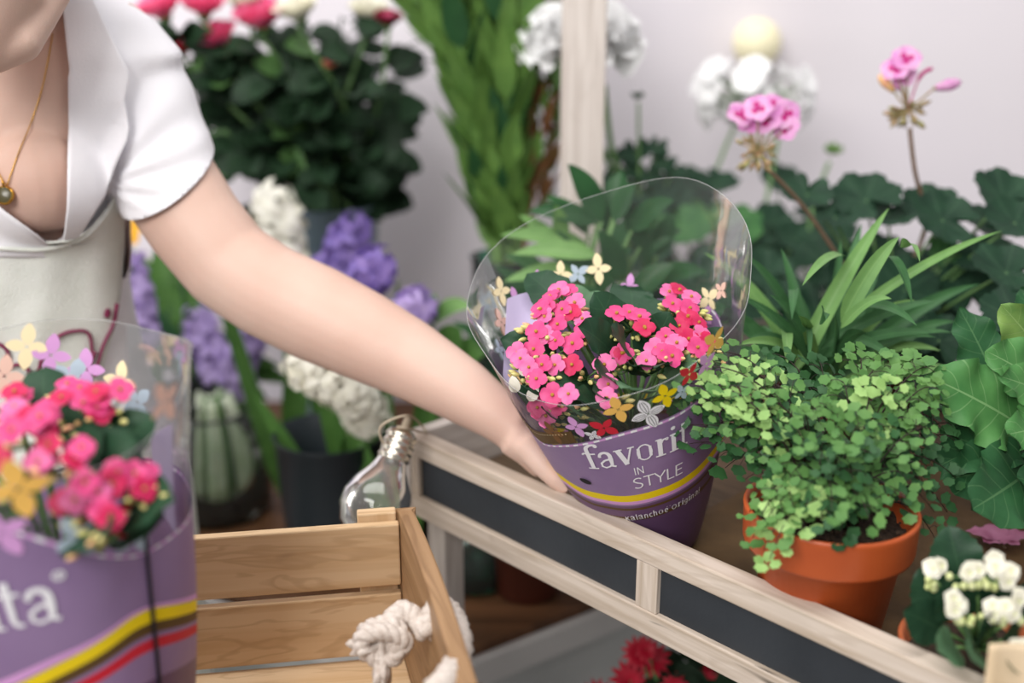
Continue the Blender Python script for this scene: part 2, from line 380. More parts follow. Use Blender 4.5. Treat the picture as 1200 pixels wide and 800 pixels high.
def updir(tilt=.5):
    a = rnd(0, 2*PI); t = rnd(0, tilt); return V((math.sin(t)*math.cos(a), math.sin(t)*math.sin(a), math.cos(t)))
TOCAM = V((0, -1, .35)).normalized()
# ------------------------------------------------------------------ room shell
mb = MB(); mb.board((-4, -3, -.23), (8, 0, 0), (0, 5.13, 0), (0, 0, .03)); struct(mb.build('floor', 'floor_stone', smooth=False))
mb = MB(); mb.board((-4, 2.1, -.2), (8, 0, 0), (0, .1, 0), (0, 0, 3.2)); struct(mb.build('wall_back', 'wall_paint', smooth=False))
# ------------------------------------------------------------------ display tray table
EX = V((.69, -.724, 0)).normalized(); NX = V((.724, .69, 0)).normalized(); TO = V((-.107, 1.098, 0)); ZT = .75; ZR = .81
def T(s, n, z): return TO+EX*s+NX*n+V((0, 0, z))
def edge_s(px):
    lo, hi = 0, .9
    for _ in range(40):
        m = (lo+hi)/2
        if proj(T(m, 0, ZR))[0] < px: lo = m
        else: hi = m
    return lo
Zv = V((0, 0, 1)); LT = 1.0; WT = .66
table = empty('display_table', T(.3, .2, -.2), 'weathered wooden tray table with chalkboard panels along its slanting front edge', 'table')
mb = MB(); mb.board(T(0, 0, ZR-.021), EX*LT, NX*.02, Zv*.021); mb.build('top_rail', 'weathered_wood', table, False, .0015)
mb = MB(); mb.board(T(0, 0, ZR-.090), EX*LT, NX*.016, Zv*.024); mb.build('bottom_rail', 'weathered_wood', table, False, .0015)
s1 = edge_s(746); s2 = edge_s(771)
for a, b in ((0, .012), (s1, s2), (LT-.02, LT)):
    mb = MB(); mb.board(T(a, .001, ZR-.066), Zv*.045, NX*.014, EX*(b-a)); mb.build('stile', 'weathered_wood', table, False, .001)
for a, b in ((.012, s1), (s2, LT-.02)):
    mb = MB(); mb.board(T(a, .006, ZR-.066), EX*(b-a), NX*.006, Zv*.045); mb.build('chalkboard_panel', 'chalkboard', table, False)
mb = MB(); mb.board(T(.0, .018, ZT-.016), EX*LT, NX*(WT-.036), Zv*.016); mb.build('tray_floor', 'tray_wood', table, False)
mb = MB(); mb.board(T(-.002, .0, ZR-.088), NX*WT, EX*-.016, Zv*.086); mb.build('side_board', 'whitewashed_wood', table, False, .0015)
mb = MB(); mb.board(T(LT, .0, ZR-.088), NX*WT, EX*.016, Zv*.086); mb.build('side_board', 'whitewashed_wood', table, False, .0015)
mb = MB(); mb.board(T(0, WT-.018, ZR-.088), EX*LT, NX*.018, Zv*.086); mb.build('back_board', 'whitewashed_wood', table, False, .0015)
for s, n in ((.001, .02), (LT-.03, .02), (.075, WT-.048), (LT-.03, WT-.048)):
    zl = .491 if (s < .1 and n > .1) else -.2; mb = MB(); mb.board(T(s, n, zl), Zv*(ZT-.017-zl), NX*.028, EX*.028); mb.build('leg', 'whitewashed_wood', table, False, .002)
mb = MB(); mb.board(V((.062, 1.44, .491)), Zv*1.6, V((.054, 0, 0)), V((0, .04, 0)))
post = mb.build('wooden_post', 'whitewashed_wood', None, False, .002)
# kraft paper lining the tray
mb = MB()
def kp(u, v):
    p = T(lerp(.25, .95, u), lerp(.03, .5, v), ZT+.0016); 
    p.z += .004*abs(noise.noise(V((u*9, v*7, .3))))+.004*abs(noise.noise(V((u*22, v*15, 2)))); return p
mb.grid(70, 50, kp)
tag(mb.build('kraft_paper', 'kraft_paper', None, True, solid=.0006), 'crumpled brown kraft paper lining the tray table under the pots', 'paper')
# ------------------------------------------------------------------ low white plinth with wood top
ZP = .49
poly = [(-.085, 1.155), (.099, 1.285), (.9, 1.86), (.9, 2.04), (-1.2, 2.04), (-1.2, 1.75), (-.6, 1.43)]
plinth = empty('display_plinth', (-.2, 1.6, -.2), 'white painted plinth with dark brown wooden top below the tray table', 'plinth')
mb = MB(); cx, cy = -.15, 1.75
def slab(mb, poly, z0, z1, mi=0):
    n = len(poly); vs = [V((x, y, z0)) for x, y in poly]+[V((x, y, z1)) for x, y in poly]
    uv = [(v.x, v.y) for v in vs]
    mb.add(vs, [list(range(n, 2*n)), list(range(n))[::-1]]+[[i, (i+1) % n, n+(i+1) % n, n+i] for i in range(n)], mi, uv)
slab(mb, [(lerp(cx, x, .985), lerp(cy, y, .975)) for x, y in poly], ZP-.012, ZP); mb.build('wooden_top', 'dark_wood', plinth, False)
mb = MB(); slab(mb, poly, ZP-.05, ZP-.0125); mb.build('edge_trim', 'white_paint', plinth, False, .002)
mb = MB(); slab(mb, [(lerp(cx, x, .97), lerp(cy, y, .95)) for x, y in poly], -.2, ZP-.0505); mb.build('side_panel', 'grey_white_paint', plinth, False)
# ------------------------------------------------------------------ wooden crate and the bench below
CB = .685; CT = .815; A = R(9)
cr = P(467, 606, 1.0); cr.z = CT            # back right inner corner at the top
cx_ = V((-math.cos(A), -math.sin(A), 0)); ca = R(14); cy_ = V((math.sin(ca), -math.cos(ca), 0))
CL = .34; CD = .27
mb = MB(); bo = V((cr.x, cr.y, 0))
bench = empty('work_bench', (-.25, .78, -.2), 'plain white painted bench standing under the wooden crate', 'bench')
mb.board(bo+cx_*.37+cy_*-.0+V((0, 0, .642)), -cx_*.36, cy_*.34, Zv*.025); mb.build('bench_top', 'white_paint', bench, False, .002)
for a in (.02, .33):
    for b in (.01, .30):
        mb = MB(); mb.board(bo+cx_*(a+.02)+cy_*b+V((0, 0, -.2)), Zv*.841, cx_*-.03, cy_*.03); mb.build('leg', 'white_paint', bench, False, .002)
crate = empty('wooden_crate', bo+cx_*.17+cy_*.13+V((0, 0, .668)), 'light wooden slatted crate with rope handle in the foreground', 'crate')
def slat(o, ex, ey, ez, m, nm='slat', bev=.0015): mb = MB(); mb.board(o, ex, ey, ez); return mb.build(nm, m, crate, False, bev)
zb = V((0, 0, CT-.062)); cyb = -cx_.cross(Zv)
slat(bo+V((0, 0, CT-.063)), cx_*CL, cyb*.009, Zv*.06, 'crate_wood')
slat(bo+V((0, 0, CT-.132)), cx_*CL, cyb*.009, Zv*.061, 'crate_wood')
fo = bo+cy_*CD
slat(fo+V((0, 0, CT-.063)), cx_*CL, -cyb*.009, Zv*.06, 'crate_wood')
slat(fo+V((0, 0, CT-.132)), cx_*CL, -cyb*.009, Zv*.061, 'crate_wood')
for k in range(4):
    slat(bo+cy_*(.004+k*.067)+V((0, 0, .668)), cx_*CL, cy_*.062, Zv*.009, 'crate_wood', 'bottom_slat')
def endb(o, nm='end_board', th=.014, sgn=1):
    # end board with a gently arched top edge
    mb = MB(); n = 14; out = -cx_*th*sgn
    def top(t): return CT+.004+.010*math.sin(PI*t)**1
    fr = []; 
    for i in range(n+1):
        t = i/n; p = o+cy_*(CD*1.0*t-.004)
        fr.append((p+V((0, 0, .669)), p+V((0, 0, top(t)))))
    vs = []; uv = []
    for a, b in fr:
        for q in (a, b, b+out, a+out): vs.append(q)
    for i, (a, b) in enumerate(fr):
        t = i/n*CD; uv += [(t, 0), (t, .15), (t, .165), (t, .32)]
    fs = []
    for i in range(n):
        for k in range(4): fs.append([i*4+k, (i+1)*4+k, (i+1)*4+(k+1) % 4, i*4+(k+1) % 4])
    fs += [[0, 1, 2, 3][::-1], [n*4+k for k in range(4)]]
    if sgn < 0: fs = [f[::-1] for f in fs]
    mb.add(vs, fs, 0, uv); return mb.build(nm, 'crate_end_wood', crate, False, .002)
endb(bo); endb(bo+cx_*CL, sgn=-1)
# corner posts outside the back slats
slat(bo+cx_*.036-cyb*.0125+V((0, 0, .669)), Zv*(CT+.004-.669), cx_*-.034, cyb*.012, 'crate_wood', 'corner_post')
slat(bo+cx_*(CL-.004)-cyb*.0125+V((0, 0, .669)), Zv*(CT+.004-.669), cx_*-.034, cyb*.012, 'crate_wood', 'corner_post')
def ropetube(mb, pts, r, strands=3, pitch=.022, seg=7):
    pts = catmull(pts, 8); n = len(pts); Ls = [0]
    for i in range(1, n): Ls.append(Ls[-1]+(pts[i]-pts[i-1]).length)
    a, b = perp(pts[1]-pts[0]); fr = []
    for i in range(n):
        t = (pts[min(i+1, n-1)]-pts[max(0, i-1)]).normalized(); a = (a-t*a.dot(t)).normalized(); fr.append((a.copy(), t.cross(a)))
    for k in range(strands):
        q = []
        for i in range(n):
            an = 2*PI*(k/strands+Ls[i]/pitch); q.append(pts[i]+fr[i][0]*math.cos(an)*r*.5+fr[i][1]*math.sin(an)*r*.5)
        mb.tube(q, r*.62, seg)
def on_end(px, py, d): return P(px, py, d)
rope = MB()
ra = P(519, 722, .885); rb = P(521, 774, .80)
# outer loop beyond the end board
ropetube(rope, [P(500, 742, .86), P(510, 716, .865), P(524, 716, .86), P(537, 742, .835), P(537, 772, .80), P(524, 796, .77), P(508, 812, .76)], .0095)
ropetube(rope, [P(500, 742, .86), P(476, 716, .868), P(458, 728, .862), P(448, 748, .858)], .0082)
kc = P(448, 752, .855)
kn = []
for i in range(15):
    a = i/14*4.2*PI; kn.append(kc+V((.013*math.cos(a), .007*math.sin(a*.5), .012*math.sin(a)))+V((.004*math.sin(a*1.3), 0, 0)))
ropetube(rope, kn, .0066)
for (ex, ey), n0 in (((414, 760), 9), ((446, 800), 11)):
    for k in range(n0):
        e = P(ex+rnd(-9, 9), ey+rnd(-8, 8), .85+rnd(-.012, .012))
        rope.tube(bez(kc+V((rnd(-.006, .006), 0, rnd(-.006, .006))), lerp(kc, e, .6)+V((rnd(-.004, .004), 0, rnd(-.002, .004))), e, 6), [.0034]*5+[.003, .0012], 5)
rh = rope.build('rope_handle', 'rope', crate); rh['label'] = 'knotted white cotton rope handle with frayed end'
# loose dirt on crate floor
def sstep(a, b, x): t = max(0, min(1, (x-a)/(b-a))); return t*t*(3-2*t)
# ------------------------------------------------------------------ terracotta pots
def pot(mb, c, rt, h, rb=None, rim=.25, flare=.004, seg=56, mi=0):
    rb = rb or rt*.70; c = V(c); zr = h*(1-rim); rr = rt-flare*1.2
    rm = lerp(rb, rr, 1-rim)
    mb.lathe(c, [(0, .002), (rb*.9, .002), (rb, 0), (rb+.0012, .003), (rm, zr), (rt-flare*.6, zr+.0015), (rt-flare*.3, zr+.005), (rt-.0006, h-.005), (rt, h-.002), (rt-.0008, h), (rt-.0032, h), (rt-.005, h-.004), (rm-.006, zr-.004), (rb-.003, .006), (0, .006)], seg, mi)
def soil(mb, c, r, mi=0):
    c = V(c)
    def fn(u, v):
        a = 2*PI*u; q = c+V((math.cos(a)*r*v, math.sin(a)*r*v, 0)); q.z += .006*noise.noise(q*60)+.004*noise.noise(q*150)-.003*v; return q
    mb.grid(40, 12, lambda u, v: fn(u, 1-v*.999), mi, closed=True)
# ------------------------------------------------------------------ maidenhair fern in terracotta pot
pc = onz(974, 591, .868); pc.z = ZT+.003
HP = .115; RP = .0685
fernpot = empty('potted_fern', pc, 'terracotta plastic pot of light green maidenhair fern on the tray', 'potted plant')
mb = MB(); pot(mb, pc, RP, HP, RP*.66, .3); mb.build('flower_pot', 'terracotta', fernpot)
mb = MB(); soil(mb, pc+V((0, 0, HP-.014)), RP*.9)
for i in range(60):
    a = rnd(0, 6.28); r = RP*.85*math.sqrt(random.random()); mb.sphere(pc+V((r*math.cos(a), r*math.sin(a), HP-.012)), rnd(.001, .0028), 0, 6, 4)
mb.build('soil', 'soil', fernpot)
def pinnule(mb, c, d, n, r, mi=0):
    n = V(n).normalized(); d = (d-n*d.dot(n))
    if d.length < 1e-5: d = perp(n)[0]
    d = d.normalized(); s = n.cross(d); k = 24; ph = random.choice((0, 1)); cupv = rnd(-.25, .3)
    vs = [c]; uv = [(0, 0)]; o = c+d*.52*r
    for i in range(k):
        t = i/(k-1); a = lerp(-2.55, 2.55, t); rr = .56*r*(1+.10*math.cos(a*7+ph*1.3))*(1-.2*sstep(1.6, 2.5, abs(a)))
        vs.append(o+d*math.cos(a)*rr+s*math.sin(a)*rr*1.22+n*(cupv*r*.5*math.sin(a)**2+.05*r*math.sin(t*9+ph))); uv.append((t, 1))
    mb.add(vs, [[0, i+1, i+2] for i in range(k-1)], mi, uv)
def frond(base, tip, lift, mi, pr=.0078, wide=.05, nm='frond', t0=.3, norm=None):
    base, tip = V(base), V(tip); mid = (base+tip)/2+V((0, 0, lift)); sp = bez(base, mid, tip, 22); L = sum((sp[i+1]-sp[i]).length for i in range(22))
    mb = MB(); mb.tube(sp, [lerp(.0011, .0003, i/22) for i in range(23)], 5, 3)
    nb = max(5, int(L*(1-t0)/.0135)); ft = V((rnd(-.45, .45), rnd(-.5, .2), 0))
    for k in range(nb+1):
        t = lerp(t0, 1, k/nb); x = t*22; i = min(21, int(x)); p = sp[i].lerp(sp[i+1], x-i); tg = (sp[i+1]-sp[i]).normalized()
        nn = norm or (V((0, -.45, 1))+V((rnd(-.3, .3), rnd(-.3, .3), 0))).normalized(); sd = tg.cross(nn)
        if sd.length < 1e-3: sd = perp(tg)[0]
        sd = sd.normalized()*(1 if k % 2 else -1)
        if k == nb: sd = tg
        bl = wide*(1-t)**.75*rnd(.75, 1.1)+.006
        bd = (sd+tg*.75).normalized(); q = bez(p, p+bd*bl*.55+V((0, 0, .004)), p+bd*bl+V((0, 0, -.25*bl)), 8)
        if bl > .012: mb.tube(q, .0003, 4, 3)
        m = max(1, int(bl/.0078)); r0 = pr*rnd(.85, 1.1)
        for j in range(m+1):
            y = (j+.5)/(m+1)*8; ii = min(7, int(y)); c = q[ii].lerp(q[ii+1], y-ii); bt = (q[ii+1]-q[ii]).normalized()
            lat = bt.cross(nn); 
            if lat.length < 1e-3: continue
            lat = lat.normalized()*(1 if j % 2 else -1)
            dd = (lat+bt*.35) if j < m else bt
            pn = (nn+ft+V((rnd(-.35, .35), rnd(-.35, .25), rnd(-.1, .2)))).normalized()
            pinnule(mb, c+lat*.0015, dd, pn, r0*rnd(.8, 1.15)*(1-.25*j/(m+1)), mi)
    return mb.build(nm, ['fern_light', 'fern_mid', 'fern_dark', 'fern_stem'], fernpot)
crown = pc+V((0, 0, HP-.012))
# (px, py, depth) of frond tips; tone puts shaded depth into the leaf colour
FR = [(812, 432, .90, 0), (806, 470, .92, 1), (822, 505, .93, 1), (845, 452, .86, 0), (835, 415, .97, 0), (868, 478, .84, 0), (850, 548, .93, 2), (862, 520, .88, 2),
      (902, 655, .785, 0), (888, 612, .80, 0), (905, 585, .79, 0), (925, 560, .78, 0), (962, 610, .775, 1), (985, 630, .79, 1), (940, 520, .77, 0),
      (1000, 560, .77, 1), (1030, 590, .79, 1), (1062, 595, .81, 1), (1078, 560, .84, 1), (1050, 530, .79, 1), (1095, 600, .86, 1),
      (1085, 500, .84, 1), (1112, 478, .92, 0), (1096, 430, .93, 0), (1072, 408, .95, 0), (1120, 560, .9, 2), (1125, 515, .95, 2), (1135, 490, .98, 1), (1100, 455, .88, 0),
      (1040, 405, .93, 1), (1005, 398, .95, 1), (985, 432, .88, 0), (960, 410, .96, 1), (1020, 440, .86, 0), (1048, 455, .84, 0), (930, 440, .93, 2), (900, 436, .90, 1),
      (905, 400, 1.0, 2), (880, 425, .98, 2), (975, 475, .80, 1), (1010, 495, .80, 1), (940, 480, .82, 0), (915, 500, .82, 1), (1060, 480, .86, 1), (1040, 500, .80, 1), (990, 520, .77, 1), (960, 545, .765, 1), (1015, 530, .76, 1),
      (870, 500, .93, 2), (1090, 530, .92, 2), (1000, 465, .90, 2), (1055, 560, .88, 2), (890, 540, .9, 2), (1100, 640, .9, 2), (1020, 610, .775, 1)]
FR += [(792, 470, .93, 1), (796, 500, .92, 1), (808, 520, .92, 2), (895, 645, .80, 0), (882, 630, .82, 0), (912, 630, .79, 0), (900, 605, .80, 0), (878, 600, .84, 0), (975, 600, .76, 1), (945, 590, .77, 0), (1090, 580, .88, 1), (1110, 600, .9, 1), (800, 450, .93, 0), (798, 480, .93, 1), (815, 455, .88, 0), (828, 500, .9, 1), (835, 470, .88, 0), (1130, 500, .95, 1), (860, 430, .93, 0)]
for x, y, d, m in FR:
    d = .965-(.965-d)*(.62 if y < 598 else .70) if d < .965 else d; m = min(2, m+(1 if random.random() < .45 else 0)); y = y+(14 if y < 445 and 860 < x < 1090 else 0); tp = P(x, y, d); b = crown+V((rnd(-.02, .02), rnd(-.02, .02), 0)); dist = (tp-b).length
    frond(b, tp, dist*rnd(.3, .5)+(.03 if tp.z < b.z+.03 else .01), m, pr=rnd(.0074, .0094), wide=rnd(.020, .036))
# ------------------------------------------------------------------ film wrapped potted kalanchoe
class Cone:
    def __init__(s, base, top, rb, rt, ex=1.0, front=(0, -1, 0), seed=0, wr=.012):
        s.B = V(base); s.T = V(top); s.ax = (s.T-s.B); s.H = s.ax.length; a = s.ax.normalized(); f = V(front); s.F = (f-a*f.dot(a)).normalized(); s.X = s.F.cross(a)*-1
        if s.X.x < 0: s.X = -s.X
        s.rb = rb; s.rt = rt; s.ex = ex; s.seed = seed; s.wr = wr; s.A = a
    def r(s, t, th=0):
        t0 = max(0, t); r = s.rb+(s.rt-s.rb)*t0**s.ex
        k = s.wr*min(1, t0*2.5)
        r += r*k*(math.sin(3*th+s.seed+2*t)+.7*math.sin(7*th+5*t+s.seed*2)+.8*noise.noise(V((math.cos(th)*2.2, math.sin(th)*2.2, t*3+s.seed)))*2)
        return r
    def p(s, th, t, off=0):
        return s.B+s.ax*t+(s.X*math.sin(th)+s.F*math.cos(th))*(s.r(t, th)+off)
    def find(s, px, py, back=False):
        best = None
        for i in range(180):
            th = -PI+2*PI*i/180; fr = math.cos(th) > -.15
            if fr == back: continue
            for j in range(90):
                t = .0+1.25*j/90; q = proj(s.p(th, t)); e = (q[0]-px)**2+(q[1]-py)**2
                if best is None or e < best[0]: best = (e, th, t)
        return best[1], best[2]
GL = {}
def arc(cx, cy, rx, ry, a0, a1, n=12): return [(cx+rx*math.cos(R(lerp(a0, a1, i/n))), cy+ry*math.sin(R(lerp(a0, a1, i/n)))) for i in range(n+1)]
def W(pts, w0, w1=None): return (pts, w0, w1 if w1 is not None else w0)
def serif(x, y, w=.42): return W([(x-w/2, y), (x+w/2, y)], .07)
GL['f'] = (.62, [W([(.3, 0), (.3, .5), (.3, 1.1)], .19), W([(.3, 1.1)]+arc(.62, 1.22, .32, .3, 180, 60, 8), .19, .1), W(arc(.74, 1.42, .045, .045, 0, 360, 8), .09), W([(.02, .9), (.12, 1.0), (.3, .95), (.62, .95)], .09), serif(.3, .03, .5)])
GL['a'] = (.78, [W([(.14, .78)]+arc(.35, .72, .22, .26, 150, 0, 8)+[(.57, .5)], .12, .17), W([(.57, .6), (.57, .12), (.72, .06)], .19, .1), W([(.57, .56), (.3, .5), (.13, .35), (.13, .15), (.28, .05), (.45, .1), (.57, .25)], .11, .08), W(arc(.15, .77, .03, .03, 0, 360, 8), .09)])
GL['v'] = (.82, [W([(.13, 1), (.42, .04)], .2), W([(.42, .04), (.7, 1)], .08), serif(.15, .97, .36), serif(.69, .97, .28)])
GL['o'] = (.84, [W(arc(.4, .5, .3, .44, 90, 270, 14), .07, .07), W(arc(.4, .5, .3, .44, -90, 90, 14), .07), W(arc(.15, .5, .0, .3, 90, -90, 8), .12), W(arc(.65, .5, .0, .3, 90, -90, 8), .12)])
GL['r'] = (.62, [W([(.22, 0), (.22, 1)], .19), W([(.22, .6), (.36, .9), (.52, .92)], .09), W(arc(.53, .88, .035, .035, 0, 360, 8), .1), serif(.22, .03, .44), W([(.05, .96), (.22, .98)], .07)])
GL['i'] = (.42, [W([(.2, 0), (.2, 1)], .19), serif(.2, .03, .42), W([(.04, .96), (.2, .98)], .07), W(arc(.2, 1.32, .05, .05, 0, 360, 10), .11)])
GL['t'] = (.56, [W([(.24, 1.3), (.24, .25)]+arc(.38, .22, .14, .16, 180, 300, 6), .17, .09), W([(.04, .94), (.5, .94)], .09)])
GL['I'] = (.3, [W([(.15, 0), (.15, 1)], .1)])
GL['N'] = (.8, [W([(.12, 0), (.12, 1)], .1), W([(.12, 1), (.62, 0)], .1), W([(.62, 0), (.62, 1)], .1)])
GL['S'] = (.68, [W([(.56, .85)]+arc(.33, .76, .23, .2, 50, 200, 8)+[(.3, .52)]+arc(.33, .25, .24, .22, 60, -130, 10)+[(.08, .14)], .1)])
GL['T'] = (.68, [W([(.02, .95), (.66, .95)], .1), W([(.34, 0), (.34, .95)], .1)])
GL['Y'] = (.7, [W([(.02, 1), (.35, .48), (.68, 1)], .1), W([(.35, .48), (.35, 0)], .1)])
GL['L'] = (.56, [W([(.12, 1), (.12, .05), (.54, .05)], .1)])
GL['E'] = (.6, [W([(.12, 0), (.12, 1)], .1), W([(.12, .05), (.56, .05)], .1), W([(.12, .52), (.5, .52)], .1), W([(.12, .95), (.56, .95)], .1)])
GL['*'] = (.3, [W(arc(.14, 1.25, .11, .11, 0, 360, 12), .05), W([(.14, 1.2), (.14, 1.3)], .05)])
GL['K'] = (.62, [W([(.1, 0), (.1, 1)], .14), W([(.55, 1), (.12, .45)], .12), W([(.25, .6), (.58, 0)], .14)])
GL['O'] = (.86, [W(arc(.42, .5, .34, .46, 0, 360, 18), .12)])
GL['l'] = (.28, [W([(.12, 0), (.12, 1.3)], .13)])
GL['n'] = (.66, [W([(.1, 0), (.1, .9)], .13), W([(.1, .6), (.3, .88), (.48, .75), (.5, 0)], .13)])
GL['c'] = (.56, [W(arc(.32, .45, .24, .4, 50, 310, 10), .13)])
GL['h'] = (.66, [W([(.1, 0), (.1, 1.3)], .13), W([(.1, .6), (.3, .88), (.48, .75), (.5, 0)], .13)])
GL['e'] = (.6, [W([(.1, .48), (.52, .48)]+arc(.31, .45, .22, .42, 10, 310, 12), .12)])
GL['g'] = (.64, [W(arc(.3, .48, .21, .38, 0, 360, 12), .12), W([(.51, .9), (.51, -.2), (.3, -.36), (.12, -.25)], .12)])
GL['"'] = (.0, [W([(.2, 1.15), (.2, 1.25)], .12), W([(-.25, 1.15), (-.25, 1.25)], .12)])
GL[' '] = (.4, [])
def letter(mb, cone, text, th0, t0, size, slope=0, mi=0, sp=1.0, off=.0009, bold=1.0):
    x = 0
    def mp(u, v):
        t = t0+(v+slope*u)/cone.H; return cone.p(th0+u/cone.r(t0+slope*u/cone.H, 0), t, off)
    for ch in text:
        adv, st = GL[ch]
        for pts, w0, w1 in st:
            # subdivide long strokes so that they follow the cone
            q = [pts[0]]
            for a, b in zip(pts, pts[1:]):
                k = max(1, int(math.hypot(b[0]-a[0], b[1]-a[1])/.12))
                q += [(lerp(a[0], b[0], i/k), lerp(a[1], b[1], i/k)) for i in range(1, k+1)]
            vs = []; n = len(q)
            for i, (a, b) in enumerate(q):
                a0 = q[max(0, i-1)]; a1 = q[min(n-1, i+1)]; tx, ty = a1[0]-a0[0], a1[1]-a0[1]; l = math.hypot(tx, ty) or 1; tx /= l; ty /= l
                ww = lerp(w0, w1, i/(n-1))*.5*bold
                for sg in (1, -1): vs.append(mp((x+a-ty*ww*sg)*size, (b+tx*ww*sg)*size))
            mb.add(vs, [[2*i, 2*i+1, 2*i+3, 2*i+2] for i in range(n-1)], mi)
        x += adv*sp
    return x*size
def motif(mb, cone, th, t, size, mi, rot=0, petals=4, off=.0008, outline=None):
    for k in range(petals):
        a0 = rot+2*PI*k/petals; L = size*(1.0 if k % 2 else .85); n = 9; vs = []
        for i in range(n+1):
            s = i/n; w = .30*L*math.sin(PI*s**.9)**.75
            for sg in (-1, 1):
                u = math.cos(a0)*(s*L+.04*size)-math.sin(a0)*w*sg; v = math.sin(a0)*(s*L+.04*size)+math.cos(a0)*w*sg
                vs.append(cone.p(th+u/cone.r(t, 0), t+v/cone.H, off))
        mb.add(vs, [[2*i, 2*i+1, 2*i+3, 2*i+2] for i in range(n)], mi)
        if outline is not None:
            for q in (-.5, 0, .5):
                vs = []
                for i in range(n+1):
                    s = .1+.75*i/n; w = .30*L*math.sin(PI*s**.9)**.75*q
                    for dw in (-.014*L, .014*L):
                        u = math.cos(a0)*(s*L+.04*size)-math.sin(a0)*(w+dw); v = math.sin(a0)*(s*L+.04*size)+math.cos(a0)*(w+dw)
                        vs.append(cone.p(th+u/cone.r(t, 0), t+v/cone.H, off*2))
                mb.add(vs, [[2*i, 2*i+1, 2*i+3, 2*i+2] for i in range(n)], outline)
INKS = ['ink_white', 'ink_yellow', 'ink_cream', 'ink_orange', 'ink_pink', 'ink_red', 'ink_blue', 'ink_brown', 'ink_blush', 'ink_magenta', 'chalkboard', 'ink_gold']
PRT = ['purple_print', 'plum_print', 'ink_yellow', 'ink_pink', 'ink_gold', 'ink_white', 'ink_red']
def calib(cone, pts, left, right):
    q = sorted(cone.find(x, y) for x, y in pts)
    q = [(-PI, left[1]), (left[0], left[1])]+q+[(right[0], right[1]), (PI, right[1])]
    def f(th):
        return interp(q, th)[0]
    def g(th):      # smoothed
        return sum(f(max(-PI, min(PI, th+k*.07)))*w_ for k, w_ in ((-3, 1), (-2, 2), (-1, 3), (0, 3), (1, 3), (2, 2), (3, 1)))/15
    return g
def clamp(mb, cone, f=.94):
    for i, v in enumerate(mb.v):
        t = (v-cone.B).dot(cone.A)/cone.H; ax = cone.B+cone.ax*t; r = v-ax; m = cone.r(max(0, min(1.2, t)))*f-.002
        if r.length > m: mb.v[i] = ax+r*(m/r.length)
def sleeve(root, cone, topf, purf, strf, bands, hfilm='film_sleeve'):
    """topf(th) film height, purf(th) printed height, bands [(k0,k1,mat)]"""
    NT = 120
    mb = MB(); NR = 22
    mb.grid(NT, NR, lambda u, v: cone.p(2*PI*u-PI, lerp(purf(2*PI*u-PI), topf(2*PI*u-PI), v)), 0, closed=True)
    rim = [cone.p(2*PI*i/NT-PI, topf(2*PI*i/NT-PI)) for i in range(NT+1)]
    mb.tube(rim, .00035, 5, 1, False)
    film = mb.build(hfilm, ['clear_film', 'film_edge'], root)
    film['label'] = 'clear film upper part of the sleeve'
    mb = MB(); ks = [0, .004]; ms = []
    edges = sorted(set([0]+[x for b in bands for x in b[:2]]+[.975, .99, 1]))
    rows = []
    for a, b in zip(edges, edges[1:]):
        n = max(1, int((b-a)/.035))
        for i in range(n): rows.append(a+(b-a)*i/n)
    rows.append(1); 
    def mt(k):
        for a, b, m in bands:
            if a-1e-6 <= k < b-1e-6: return m
        return 0
    n = 120; o = len(mb.v)
    for k in rows:
        for i in range(n):
            th = 2*PI*i/n-PI; mb.v.append(cone.p(th, strf(th)*k*2 if k < .5 else lerp(strf(th), purf(th), (k-.5)*2)))
    for j in range(len(rows)-1):
        km = (rows[j]+rows[j+1])/2
        for i in range(n):
            a = j*n+i; b = j*n+(i+1) % n; m = mt(km)
            if .975 <= km < .99: m = 5 if i % 2 else 3
            mb.f.append([a, b, b+n, a+n]); mb.m.append(m); mb.uv.append([(0, 0)]*4)
    mb.f.append(list(range(n))[::-1]); mb.m.append(1); mb.uv.append([(0, 0)]*n)
    return mb.build('printed_sleeve', PRT, root), film
# shared floret and bud meshes
def kal_sources(root):
    out = []
    for m in ('petal_pink', 'petal_pink_light', 'petal_red'):
        mb = MB(); floret_mesh(mb, (0, 0, 0), (0, 0, 1), .0095, 4, 0, 1, .28, .53, rot=0, nl=5, nw=4, curl=.6)
        for k in range(6):
            a = k; mb.sphere((.0009*math.cos(a), .0009*math.sin(a), .0018), .0005, 1, 5, 3)
        mb.tube([(0, 0, -.010), (0, 0, -.005), (0, 0, 0)], [.0013, .0017, .0012], 6, 2)
        me = mb.build('flower', [m, 'flower_eye', 'bud_green']); out.append(me)
    return out
SRC = kal_sources(None)
mb = MB(); mb.grid(6, 6, lambda u, v: V((.0021*math.sin(PI*v)**.8*math.cos(6.283*u)*(1.25-v*.5), .0021*math.sin(PI*v)**.8*math.sin(6.283*u)*(1.25-v*.5), -.004+.009*v)), 0, True)
BUD = [mb.build('bud', 'bud_green')]
mb = MB(); mb.grid(6, 6, lambda u, v: V((.0024*math.sin(PI*v)**.8*math.cos(6.283*u)*(1.25-v*.5), .0024*math.sin(PI*v)**.8*math.sin(6.283*u)*(1.25-v*.5), -.004+.010*v)), 0, True)
BUD.append(mb.build('bud', 'bud_pink'))
def addbuds(mb, c, n, spread, drop, core):
    c = V(c)
    for k in range(n):
        p = c+V((rnd(-1, 1)*spread, rnd(-1, 1)*spread*.6, -abs(rnd(-.3, 1))*drop)); b = core
        d = (p-b).normalized(); r = rnd(.0017, .0027); m = random.choice((0, 0, 0, 1))
        mb.tube([b, lerp(b, p, .6)-V((0, 0, .002)), p], .0006, 4, 2)
        q = p-d*r; mb.tube([q, q+d*r, q+d*r*2.4, q+d*r*3.6], [r*.6, r, r*.8, r*.15], 6, m)
